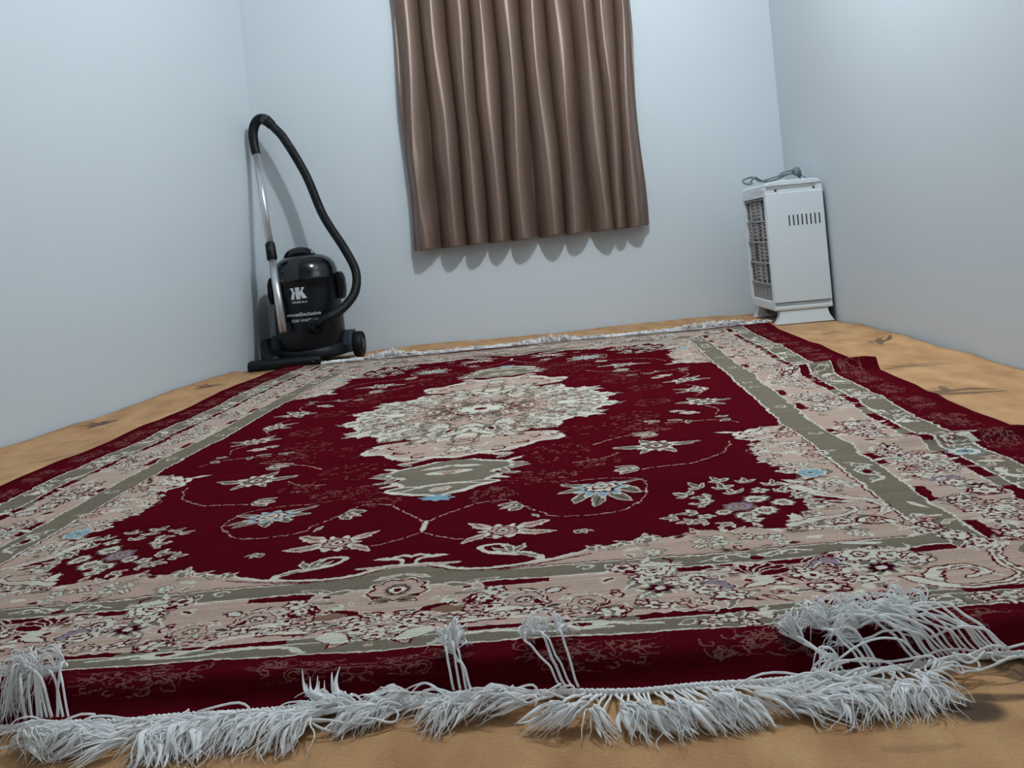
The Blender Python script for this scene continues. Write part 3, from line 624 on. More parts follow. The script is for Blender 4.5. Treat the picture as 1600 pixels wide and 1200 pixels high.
def build_rug():
    ns, ntt = 300, 520
    s = np.linspace(-1.09, 1.09, ns+1); u = np.linspace(0, 1, ntt+1); t = TF+(TB-TF)*(u**1.25)
    S, T = np.meshgrid(s, t); X, Y, Z = rug_xyz(S, T)
    top = np.stack([X, Y, Z], -1).reshape(-1, 3)-RUGO
    n1 = ns+1; j, i = np.meshgrid(np.arange(ntt), np.arange(ns), indexing='ij'); j = j.ravel(); i = i.ravel()
    q = np.stack([j*n1+i, j*n1+i+1, (j+1)*n1+i+1, (j+1)*n1+i], -1)
    rim = np.array([k for k in range(n1)]+[k*n1+ns for k in range(1, ntt+1)]+[ntt*n1+k for k in range(ns-1, -1, -1)]+[k*n1 for k in range(ntt-1, 0, -1)])
    N = len(top); m = len(rim)
    bot = top.copy(); bot[:, 2] = np.maximum(bot[:, 2]-.009, (carpet_z(X, Y)+.0018).reshape(-1)-RUGO[2])
    k = np.arange(m); side = np.stack([rim[k], N+rim[k], N+rim[(k+1) % m], rim[(k+1) % m]], -1)[:, ::1]
    F = np.concatenate([q, q[:, ::-1]+N, side]); V = np.concatenate([top, bot])
    me = bpy.data.meshes.new('pile'); me.vertices.add(len(V)); me.vertices.foreach_set('co', V.astype(np.float32).ravel())
    me.loops.add(F.size); me.loops.foreach_set('vertex_index', F.astype(np.int32).ravel()); me.polygons.add(len(F))
    me.polygons.foreach_set('loop_start', np.arange(0, F.size, 4, dtype=np.int32)); me.polygons.foreach_set('loop_total', np.full(len(F), 4, np.int32))
    me.update(calc_edges=True); me.polygons.foreach_set('use_smooth', np.ones(len(F), bool))
    UV = np.stack([S/1.09, T/1.63*1.0], -1).reshape(-1, 2); UV = np.concatenate([UV, UV])
    uvl = me.uv_layers.new(name='UVMap'); uvl.data.foreach_set('uv', UV[F.ravel()].astype(np.float32).ravel())
    me.materials.append(rug_material()); me.validate()
    o = bpy.data.objects.new('pile', me); C.objects.link(o); o.parent = rug
    return o
build_rug()

# ---- fringe
FR = material('white_cotton', (253, 253, 253), .9, sheen=.35, spec=.1)
def cotton(m):      # fine cotton lets light through: half reflected, half passed on
    nt = m.node_tree; out = next(n for n in nt.nodes if n.type == 'OUTPUT_MATERIAL')
    d = nt.nodes.new('ShaderNodeBsdfDiffuse'); t = nt.nodes.new('ShaderNodeBsdfTranslucent'); x = nt.nodes.new('ShaderNodeMixShader')
    for q in (d, t): q.inputs['Color'].default_value = (.992, .985, .978, 1)
    x.inputs[0].default_value = .25; nt.links.new(d.outputs[0], x.inputs[1]); nt.links.new(t.outputs[0], x.inputs[2]); nt.links.new(x.outputs[0], out.inputs['Surface'])
cotton(FR)
def ground(x, y):
    """top of whatever lies at x, y near the near end: rug or carpet"""
    return float(carpet_z(x, y))
sE = np.linspace(-1.09, 1.09, 900)
def edge_pt(s, t=TF): 
    X, Y, Z = rug_xyz(np.array([s]), np.array([t])); return np.array([X[0], Y[0], Z[0]])
def build_cord(t, name, side, r0=.0030):
    T = Tubes(); s = np.linspace(-1.09, 1.09, 1500); X, Y, Z = rug_xyz(s, np.full_like(s, t)); P = np.stack([X, Y+side*.003, np.maximum(Z-.004, carpet_z(X, Y)+.0055)], -1)-RUGO
    ph = np.arange(len(s))*2*math.pi/7.
    for k in (0, math.pi):
        off = np.stack([0*ph, .0016*np.cos(ph+k), .0016*np.sin(ph+k)], -1); T.add(P+off, .0024, 5)
    return T.obj(name, FR, rug)
build_cord(TF, 'edge_cord', -1); build_cord(TB, 'edge_cord', 1)
def height_table():
    s = np.linspace(-1.085, 1.085, 1100); t = np.linspace(TF, -1.25, 260); S, T_ = np.meshgrid(s, t); X, Y, Z = rug_xyz(S, T_)
    x0, y0, g = -1.6, .7, .004; H = np.full((260, 700), -1.); i = ((Y-y0)/g).astype(int).ravel(); j = ((X-x0)/g).astype(int).ravel()
    ok = (i >= 0) & (i < 260) & (j >= 0) & (j < 700); np.maximum.at(H, (i[ok], j[ok]), Z.ravel()[ok])
    return lambda x, y: float(H[min(259, max(0, int((y-y0)/g))), min(699, max(0, int((x-x0)/g)))])
def build_fringe():
    HT = height_table()
    def over(x, y): return max(HT(x, y), HT(x, y-.004), HT(x, y+.004), ground(x, y))
    R = random.Random(12); T = Tubes(); Fm = Tubes()
    # (s, lean in degrees from straight out of the rug: + to the right, cord length, tuft length, curl)
    key = [(-1.09, -10, .045, .05, .6), (-.62, -35, .04, .05, 1.2), (-.42, -55, .03, .05, 1.6), (-.30, -62, .035, .05, 1.8), (-.24, -25, .030, .045, 1.8), (-.19, -30, .045, .055, .5), (-.14, -52, .045, .065, .5), (-.08, -68, .045, .06, .6),
           (0.0, -72, .045, .055, .7), (.05, -70, .045, .055, 1.0), (.12, -60, .03, .05, 1.2), (.19, -55, .03, .05, 1.0), (.235, -45, .045, .05, .6), (.26, 0, .032, .045, .7), (.30, 6, .04, .045, .6),
           (.35, 8, .045, .045, .6), (.40, 20, .045, .05, .7), (.45, 28, .045, .05, .8), (.49, 32, .045, .045, .9), (.54, 0, .035, .05, 1.0), (.60, -10, .04, .045, .8), (.65, -5, .035, .05, 1.), (1.09, 10, .04, .05, .8)]
    ks = np.array([k[0] for k in key])
    thrown = [(-.475, -.455, 125, .07, .014), (-.335, -.285, -160, .060, .026), (.10, .125, -150, .05, .016), (.205, .232, -140, .085, .016), (.47, .485, -130, .07, .012), (.50, .52, -150, .085, .012), (.552, .65, -118, .105, .022)]
    x = -1.085; n = 0; grp = None; left = 0
    while x < 1.085:
        vis = -.68 < x < .80
        step = .0052*R.uniform(.75, 1.25) if vis else .008
        lean, cl, tl, cu = (float(np.interp(x, ks, [k[i] for k in key])) for i in (1, 2, 3, 4))
        th = next((t_ for t_ in thrown if t_[0] < x < t_[1]), None)
        if left <= 0: grp = (R.gauss(0, 8), R.uniform(.85, 1.15), R.uniform(-1, 1), R.uniform(0, .008)); left = R.randint(5, 12)
        left -= 1
        P0 = edge_pt(x); P0[2] = max(P0[2]-.004, ground(P0[0], P0[1])+.004); P0[1] -= .003
        a = math.radians(lean+grp[0]+R.gauss(0, 4)); L = cl*grp[1]*R.uniform(.9, 1.1)
        d = np.array([math.sin(a), -math.cos(a)])
        if th:
            a = math.radians(th[2]+R.gauss(0, 9)); d = np.array([math.sin(a), -math.cos(a)]); L = th[3]*R.uniform(.55, .8)
        side = np.array([-d[1], d[0]]); bend = R.gauss(0, .10)+.15*grp[2]
        pts = []; lay = grp[3]+R.uniform(0, .006)
        for k in range(9):
            u = k/8; q = P0[:2]+(np.array([0, -.004])*min(1, u*4))+d*L*u+side*L*bend*u*u
            if th:
                zg = over(q[0], q[1])+.005
                z = max(zg, P0[2])+th[4]*math.sin(math.pi*min(1, u*.8+.1))+lay*.5 if u > .15 else max(zg, P0[2]+.006+th[4]*.5*u/.15)
            else:
                zg = ground(*q)+.0035
                drop = max(0, 1-u/.55); z = zg+(P0[2]-zg)*drop**1.6+lay*math.sin(math.pi*.5*u)*1.2
            pts.append((q[0], q[1], z))
        pts = catmull(pts, 2)
        m = len(pts); r = np.full(m, R.uniform(.0011, .0016))
        T.add(pts-RUGO, r, 5 if vis else 4)
        # loosened end: one or two soft wisps of untwisted cotton ...
        E = pts[-1]; dn = pts[-1]-pts[-3]; base = math.atan2(dn[0], -dn[1])
        for f in range(3 if vis and not th else 2 if vis else 0):
            aa = base+R.gauss(0, .12)+.45*grp[2]; cur = grp[2]*cu*.9+R.gauss(0, .2); ll = (tl if not th else .04)*R.uniform(.65, 1.0); q = E.copy(); Q = [q.copy()]; zv = R.uniform(0, .010)
            for k in range(7):
                u = (k+1)/7; b_ = aa+cur*u+.3*math.sin(grp[0]+u*6)
                q = q+np.array([math.sin(b_), -math.cos(b_), 0])*ll/7
                zg = over(q[0], q[1])+.0042
                q[2] = zg+(E[2]-zg)*(1-u)**1.2+zv*math.sin(math.pi*u); Q.append(q.copy())
            Q = catmull(Q, 2); w_ = R.uniform(.0020, .0034)
            Fm.add(Q-RUGO, w_*np.interp(np.linspace(0, 1, len(Q)), [0, .25, .6, 1], [.45, .9, 1, .08]), 7, .45)
        # ... and many thin filaments that fan out and wander
        E = pts[-1]; dn = pts[-1]-pts[-3]; base = math.atan2(dn[0], -dn[1])
        nf = 9 if vis else 3; gw = R.uniform(0, 6.28)
        for f in range(nf):
            aa = base+R.gauss(0, .17)+.45*grp[2]; cur = R.gauss(0, .28)*cu*1.3+grp[2]*cu*.9; ll = (tl*1.12 if not th else .045)*R.uniform(.5, 1.1)*grp[1]; q = E.copy(); Q = [q.copy()]
            nn = 11; zv = R.uniform(.0, .010)*(1+cu*.6); ph = gw+R.gauss(0, .5)
            for k in range(nn):
                u = (k+1)/nn; b_ = aa+cur*u+.45*math.sin(ph+u*6.0)+.25*math.sin(2.3*ph+u*13)
                q = q+np.array([math.sin(b_), -math.cos(b_), 0])*ll/nn
                if th:
                    zg = over(q[0], q[1])+.002
                    z = zg+(E[2]-zg)*(1-u)+zv*1.6*math.sin(math.pi*u)+.001*R.random()
                else:
                    zg = ground(q[0], q[1])+.0015
                    z = zg+(E[2]-zg)*(1-u)**1.3+zv*math.sin(math.pi*u)+.001*R.random()
                q[2] = z; Q.append(q.copy())
            Q = catmull(Q, 2)
            Fm.add(Q-RUGO, np.interp(np.arange(len(Q)), [0, len(Q)*.4, len(Q)-1], [.0008, .0010, .0002])*(1 if vis else 1.8), 4)
        x += step; n += 1
    # a few cords tangled over each other along the end
    for k in range(70):
        x0 = R.uniform(-.68, .78)
        if .24 < x0 < .42: continue
        P0 = edge_pt(x0); P0[1] -= .008+R.uniform(0, .03); P0[2] = ground(P0[0], P0[1])+.006+R.uniform(0, .012); a = R.uniform(0, 6.28); Q = []
        rr = R.uniform(.010, .028)
        for i in range(12): b_ = a+i*.5; Q.append((P0[0]+rr*1.6*math.cos(b_)-i*.002, P0[1]+rr*.6*math.sin(b_)-.004, P0[2]+.004*math.sin(i*1.3+a)))
        T.add(catmull(Q, 2)-RUGO, .0012, 5)
    a_ = T.obj('fringe_cords', FR, rug); a_['kind'] = 'stuff'
    b_ = Fm.obj('fringe_fluff', FR, rug); b_['kind'] = 'stuff'
    # far end
    G = Tubes(); x = -1.085
    while x < 1.085:
        P0 = edge_pt(x, TB); P0[1] += .003; P0[2] -= .004; lump = .5+.5*float(wob(x, 55, 4, 9.)); a = R.gauss(.5, .5)
        for f in range(4):
            L = R.uniform(.03, .055); aa = a+R.gauss(0, .4); q = []
            hz = (.006+.018*max(0, lump-.45)*2)*R.uniform(.5, 1.3)
            back = R.random() < .15*lump
            for k in range(6):
                u = k/5; yy = P0[1]+(L*u*math.cos(aa) if not back else -L*.3*math.sin(3*u)); xx = P0[0]+L*u*math.sin(aa)
                q.append((xx, yy, max(float(carpet_z(xx, yy))+.002+(0.006 if not back else .014), P0[2]*(1-u))+hz*math.sin(math.pi*u)))
            G.add(catmull(q, 2)-RUGO, .0016, 4)
        x += .0065
    c_ = G.obj('far_fringe', FR, rug); c_['kind'] = 'stuff'
build_fringe()

# ---------------------------------------------------------------- curtain
SATIN = material('brown_satin', (114, 92, 80), .40, metal=.40, bump=(700, .10, .0006))
def satin_threads(m):
    nt = m.node_tree; b = nt.nodes['Principled BSDF']; t = nt.nodes.new('ShaderNodeTangent'); t.direction_type = 'RADIAL'; t.axis = 'Z'
    b.inputs['Anisotropic'].default_value = .75; b.inputs['Anisotropic Rotation'].default_value = .25; nt.links.new(t.outputs[0], b.inputs['Tangent'])
satin_threads(SATIN)
def build_curtain():
    X0 = -.476; X1 = .686
    # ridge and hollow positions along the wall, at the level of the picture's top and at the hem
    top = [(-.474, .045), (-.419, .075), (-.345, .02), (-.283, .085), (-.220, .022), (-.158, .09), (-.107, .02), (-.044, .085), (.018, .015), (.081, .095), (.143, .015), (.206, .095), (.268, .02), (.331, .085), (.394, .015), (.468, .09), (.513, .02), (.558, .08), (.615, .02), (.655, .07), (.690, .05)]
    hem = [(-.476, .06), (-.430, .105), (-.345, .035), (-.269, .115), (-.212, .02), (-.160, .115), (-.109, .025), (-.051, .11), (-.002, .02), (.064, .115), (.135, .03), (.218, .12), (.276, .02), (.322, .105), (.391, .03), (.471, .12), (.514, .03), (.546, .105), (.573, .035), (.626, .10), (.684, .06)]
    V = []; nz = 90; seg = 12; ncol = (len(top)-1)*seg+1
    zt = 2.28
    for j in range(nz+1):
        v = j/nz; hz0 = .474
        for c in range(ncol):
            i = min(c//seg, len(top)-2); f = (c-i*seg)/seg
            k = min(1, v/.66); k = k*k*(3-2*k) if k < 1 else 1
            (ax, an), (bx, bn) = [((hem[q][0]*(1-k)+top[q][0]*k), hem[q][1]*(1-k)+top[q][1]*k) for q in (i, i+1)]
            x = ax+(bx-ax)*f; g_ = f if an > bn else 1-f; hi, lo = max(an, bn)*.86, min(an, bn)*.5; n = hi-(hi-lo)*(.5-.5*math.cos(math.pi*min(1, g_*1.12)))**1.1
            if 0 < i < len(top)-2:
                sgn = 1 if an > bn else -1; x += sgn*.020*math.sin(math.pi*g_**1.1)
            n += .006*math.sin(9*v+i*1.7)*math.sin(math.pi*f)
            x += .003*math.sin(14*v+i)
            # a soft pinch low in the first panel
            if i in (0, 1, 2): n += .010*math.sin(26*v+1)*math.exp(-((v-.16)/.12)**2)*math.sin(math.pi*f)
            hz = hz0+.022*(x-X0)/(X1-X0)+.004*math.sin(3*i)*math.sin(math.pi*f)
            if c == 0 or c == ncol-1: x += .006*math.sin(11*v+c)
            z = hz+(zt-hz)*v
            V.append((x, wall_y_back(x)-n-.012, z))
    F = [(j*ncol+i, j*ncol+i+1, (j+1)*ncol+i+1, (j+1)*ncol+i) for j in range(nz) for i in range(ncol-1)]
    o = mesh_obj('curtain', V, F, SATIN); m = o.modifiers.new('thick', 'SOLIDIFY'); m.thickness = .0018; m.offset = 0
    s = o.modifiers.new('sub', 'SUBSURF'); s.levels = 1; s.render_levels = 1
    tag(o, 'brown satin curtain hanging in deep pleats on the back wall', 'curtain')
    # the rod it hangs from (above the frame)
    r = thing('curtain_rod', (.1, wall_y_back(.1)-.07, 2.295), 'brown curtain rod that carries the brown satin curtain', 'rod'); r.rotation_euler[2] = math.atan(.0881)
    T = Tubes(); T.add([(-.66, 0, 0), (.66, 0, 0)], .012, 14); T.obj('rod', SATIN, r)
    for s_ in (-1, 1):
        bm = bmesh.new(); lathe(bm, [(0, -.03), (.018, -.02), (.024, 0), (.018, .02), (.012, .03), (0, .03)], 16); q = bm_obj('finial', bm, SATIN, r, True); q.rotation_euler[1] = math.pi/2*s_; q.location = (s_*.675, 0, 0)
        bm = bmesh.new(); box(bm, s_*.60-.008, s_*.60+.008, -.005, .066, -.008, .008); box(bm, s_*.60-.02, s_*.60+.02, .060, .068, -.03, .03); bm_obj('bracket', bm, SATIN, r)
build_curtain()

# ---------------------------------------------------------------- vacuum cleaner
VB = material('navy_black_plastic', (7, 10, 16), .30, mott=(3, .1), spec=.3)
VD = material('glossy_dark_plastic', (8, 14, 19), .13, coat=.08, spec=.45)
VM = material('matt_black_plastic', (8, 10, 14), .5, spec=.25)
VG = material('dark_grey_plastic', (44, 48, 60), .42, spec=.3)
HOSE = material('black_hose', (6, 9, 12), .5, spec=.3)
CHR = material('brushed_chrome', (214, 214, 216), .30, metal=.85)
INK = material('silver_print', (190, 196, 200), .5)
VC = Vector((-.972, 4.335, .0065))
vac = thing('vacuum_cleaner', VC, 'black drum vacuum cleaner with chrome wand, standing in the left corner', 'vacuum cleaner')
def build_vacuum():
    G = bpy.data.objects.new('tmp', None)
    rot = math.radians(-7); vac.rotation_euler[2] = rot
    inv = Matrix.Rotation(-rot, 3, 'Z')
    def loc(p): return inv @ (Vector(p)-VC)
    bm = bmesh.new(); lathe(bm, [(0, .045), (.135, .045), (.152, .055), (.158, .075), (.159, .12), (.156, .22), (.152, .33), (.150, .368), (.1525, .372), (.1525, .380), (0, .380)], 72); bm_obj('tank', bm, VB, vac, True, angle=50)
    bm = bmesh.new(); lathe(bm, [(0, .380), (.150, .380), (.1535, .383), (.1535, .394), (.149, .402), (.146, .425), (.137, .452), (.120, .474), (.095, .490), (.06, .500), (.03, .503), (0, .504)], 72)
    # two raised ribs across the dome
    hd = bm_obj('motor_head', bm, VD, vac, True, angle=50)
    for xx in (-.062, .062):
        T = Tubes(); P = []
        for k in range(17):
            a = math.radians(-76+152*k/16); R_ = .150; y = R_*math.sin(a); zz = .378+.122*math.cos(a)**.8*math.sqrt(max(.02, 1-(xx/.15)**2)); rr = math.hypot(xx, y)
            P.append((xx*(1-.0*k), y*.93, zz))
        T.add(P, .006, 8, .7); T.obj('rib', VD, hd)
    # carrying handle: flat arch over the dome
    P = catmull([(-.070, -.035, .474), (-.062, -.035, .498), (-.04, -.034, .512), (-.005, -.033, .517), (.026, -.032, .511), (.046, -.03, .496), (.052, -.03, .482)], 6)
    T = Tubes(); T.add(P, np.linspace(.011, .010, len(P)), 16, 1.8); T.obj('carrying_handle', VD, vac)
    bm = bmesh.new(); box(bm, -.012, .012, -.052, -.045, .492, .500); q = bm_obj('power_switch', bm, VG, vac, bevel=.003)
    # clasps that hold head and tank together
    for s in (-1, 1):
        bm = bmesh.new(); prism(bm, [(.148, .400), (.160, .408), (.172, .402), (.182, .375), (.184, .320), (.178, .288), (.170, .278), (.160, .286), (.157, .33), (.152, .37)], 'y', -.026, .026)
        if s < 0:
            for v in bm.verts: v.co.x *= -1
        l = bm_obj('clasp', bm, VM, vac, bevel=.004)
        bm = bmesh.new(); box(bm, min(s*.181, s*.186), max(s*.181, s*.186), -.012, .012, .315, .372); bm_obj('clasp_grip', bm, VG, l, bevel=.002)
    # rolling base
    bm = bmesh.new(); lathe(bm, [(0, .022), (.150, .022), (.176, .030), (.180, .048), (.170, .068), (.158, .080), (0, .080)], 64, sx=1.0, sy=.90); base = bm_obj('base', bm, VM, vac, True, angle=40)
    for s in (-1, 1):
        # fender over each rear wheel
        prof = [(-.055, .030), (-.062, .07), (-.045, .112), (-.010, .132), (.028, .130), (.060, .105), (.068, .06), (.064, .030)]
        bm = bmesh.new(); a, b = (.135, .196) if s > 0 else (-.196, -.135); prism(bm, [(y+.035, z) for y, z in prof], 'x', a, b); bm_obj('wheel_housing', bm, VG, vac, bevel=.006)
        bm = bmesh.new(); R_ = .060; pr = [(0, -.018), (.030, -.018), (.034, -.014), (.048, -.014), (.052, -.018), (.058, -.017), (R_, -.012), (R_, .012), (.058, .017), (.052, .018), (.048, .012), (.034, .012), (.03, .018), (0, .018)]
        lathe(bm, pr, 40); w = bm_obj('wheel', bm, VM, vac, True, angle=30); w.rotation_euler[1] = math.pi/2; w.location = (s*.214, .040, R_)
        bm = bmesh.new(); lathe(bm, [(0, .019), (.026, .019), (.029, .021), (.022, .024), (0, .025)], 24); h = bm_obj('hub_cap', bm, VG, w, True)
        if s < 0: h.rotation_euler[0] = math.pi
        bm = bmesh.new(); lathe(bm, [(0, -.009), (.017, -.009), (.020, -.005), (.020, .005), (.017, .009), (0, .009)], 24); c = bm_obj('caster', bm, VM, vac, True); c.rotation_euler[1] = math.pi/2; c.location = (s*.10, -.095, .020)
    # hose socket low on the front
    d = Vector((math.sin(.50), -math.cos(.50), 0))
    bm = bmesh.new(); lathe(bm, [(0, 0), (.040, 0), (.040, .010), (.034, .016), (.028, .018), (.026, .03), (0, .03)], 32); k = bm_obj('hose_socket', bm, VM, vac, True)
    k.rotation_euler = d.to_track_quat('Z', 'Y').to_euler(); k.location = d*.150+Vector((0, 0, .172))
    # hose: ribbed tube that leaves the socket, loops right and climbs to the bent grip in the corner
    HP = [(-1.102, 4.376, 1.158), (-1.062, 4.378, 1.112), (-1.018, 4.37, 1.052), (-.933, 4.36, .878), (-.866, 4.345, .680), (-.777, 4.33, .512), (-.731, 4.30, .404), (-.735, 4.245, .313), (-.782, 4.185, .250), (-.836, 4.145, .218), (-.878, 4.150, .195), (-.889, 4.170, .184)]
    P = catmull([loc(p) for p in HP], 60); n = len(P); seglen = np.concatenate([[0], np.cumsum(np.linalg.norm(np.diff(P, axis=0), axis=1))])
    L = np.linspace(0, seglen[-1], 520); Q = np.stack([np.interp(L, seglen, P[:, i]) for i in range(3)], -1)
    r = .0200+.0011*np.sin(L*2*math.pi/.0085); T = Tubes(); T.add(Q, r, 20); T.obj('hose', HOSE, vac)
    # grip: bent rubber tube between hose and wand
    GP = [(-1.163, 4.385, 1.000), (-1.170, 4.392, 1.05), (-1.172, 4.396, 1.095), (-1.163, 4.397, 1.135), (-1.142, 4.392, 1.160), (-1.117, 4.384, 1.163), (-1.093, 4.378, 1.148), (-1.076, 4.377, 1.128)]
    P = catmull([loc(p) for p in GP], 8); T = Tubes(); T.add(P, np.interp(np.arange(len(P)), [0, 4, 20, 36, len(P)-1], [.020, .021, .023, .0245, .0235]), 20); g = T.obj('grip', VM, vac)
    T = Tubes(); T.add(P[-16:-9], .0262, 20); T.obj('swivel_ring', VG, g)
    # wand: chrome tubes joined by a black sleeve
    a, b = Vector((-1.163, 4.385, 1.010)), Vector((-1.052, 4.145, .170))
    def on(z): f = (a.z-z)/(a.z-b.z); return loc(a+(b-a)*f)
    T = Tubes(); T.add([on(1.01), on(.56)], .0165, 24); T.obj('upper_tube', CHR, vac)
    T = Tubes(); T.add([on(.50), on(.165)], .0178, 24); lw = T.obj('lower_tube', CHR, vac)
    T = Tubes(); T.add([on(.572), on(.566), on(.50), on(.494)], [.020, .0225, .0235, .021], 24); sl = T.obj('locking_sleeve', VM, vac)
    T = Tubes(); c0 = on(.545)+Vector((.004, -.023, 0)); T.add([c0+Vector((0, 0, .012)), c0-Vector((0, 0, .012))], .005, 10); T.obj('locking_button', VG, sl)
    # clip on the tank that parks the wand
    p = on(.23); bm = bmesh.new(); box(bm, p.x-.016, p.x+.016, p.y+.012, p.y+.075, p.z-.02, p.z+.02); bm_obj('wand_clip', bm, VM, vac, bevel=.004)
    # print on the tank
    def wrap(me, cx, cz, r=.1565, taper=True):
        for v in me.vertices:
            x, y = v.co.x+cx, v.co.y+cz; rr = np.interp(y, [.12, .22, .33, .368], [.159, .156, .152, .150])+.0006+v.co.z; a_ = x/rr; v.co = (rr*math.sin(a_), -rr*math.cos(a_), y)
    def text(body, cx, cz, w, h, bold=0.):
        cu = bpy.data.curves.new('txt', 'FONT'); cu.body = body; cu.align_x = 'CENTER'; cu.align_y = 'CENTER'; cu.size = 1; cu.offset = bold; cu.resolution_u = 3
        o = bpy.data.objects.new('txt', cu); C.objects.link(o); bpy.context.view_layer.update()
        me = bpy.data.meshes.new_from_object(o.evaluated_get(bpy.context.evaluated_depsgraph_get())); bpy.data.objects.remove(o)
        xs = [v.co.x for v in me.vertices]; ys = [v.co.y for v in me.vertices]; sx = w/(max(xs)-min(xs)); sy = h/(max(ys)-min(ys)); mx = (max(xs)+min(xs))/2; my = (max(ys)+min(ys))/2
        for v in me.vertices: v.co = ((v.co.x-mx)*sx, (v.co.y-my)*sy, 0)
        wrap(me, cx, cz); me.materials.clear(); me.materials.append(INK); o = bpy.data.objects.new('printed_lettering', me); C.objects.link(o); o.parent = vac; return o
    ez = .325; ex = .012
    K = [[(242, 268), (312, 258), (306, 288), (326, 322), (350, 352), (338, 410), (336, 472), (274, 478), (276, 420), (292, 350), (278, 312), (262, 296)],
         [(338, 250), (416, 240), (450, 463), (374, 472)],
         [(440, 246), (508, 236), (498, 262), (474, 312), (512, 366), (566, 438), (484, 452), (448, 392), (422, 352), (446, 300), (462, 268)]]
    bm = bmesh.new(); k = .00024
    for pl in K:
        vs = []
        for (x, y) in pl:
            dx, dy = x-405, y-360; u = dx*.9957-dy*.0924; v = dx*.0924+dy*.9957; vs.append(bm.verts.new((u*k*1.05, -v*k, 0)))
        f = bm.faces.new(vs)
    bmesh.ops.triangulate(bm, faces=bm.faces); me = bpy.data.meshes.new('emblem'); bm.to_mesh(me); bm.free(); wrap(me, ex, ez); me.materials.append(INK)
    o = bpy.data.objects.new('printed_emblem', me); C.objects.link(o); o.parent = vac
    text('NILMKALA', ex+.003, ez-.0385, .070, .0095, .01); text('emcatExclusive', ex+.016, ez-.094, .158, .016, .01); text('3200 WATT', ex+.008, ez-.122, .100, .0125, .012)
build_vacuum()

# floor nozzle lying in front of the vacuum
noz = thing('floor_nozzle', (-1.055, 4.150, .0065), 'black floor nozzle lying at the foot of the vacuum cleaner, against the rug corner', 'vacuum nozzle'); noz.rotation_euler[2] = math.atan2(.05, .33)
def build_nozzle():
    bm = bmesh.new(); sec = [(-.026, .0), (-.032, .010), (-.031, .028), (-.018, .042), (.010, .047), (.024, .036), (.030, .012), (.026, .0)]
    st = [(-.165, .55), (-.160, .85), (-.15, 1.), (.14, 1.), (.155, .8)]; rings = []
    for x, k in st: rings.append([bm.verts.new((x, y*k, z*(.5+.5*k))) for y, z in sec])
    for A, B in zip(rings, rings[1:]):
        for i in range(8): bm.faces.new((A[i], A[(i+1) % 8], B[(i+1) % 8], B[i]))
    bm.faces.new(rings[0]); bm.faces.new(rings[-1][::-1]); bm_obj('nozzle_body', bm, VM, noz, bevel=.004)
    T = Tubes(); T.add(catmull([(-.045, .012, .026), (-.062, .050, .040), (-.085, .095, .070), (-.095, .125, .115)], 6), np.linspace(.030, .020, 19), 18); T.obj('neck', VM, noz)
build_nozzle()

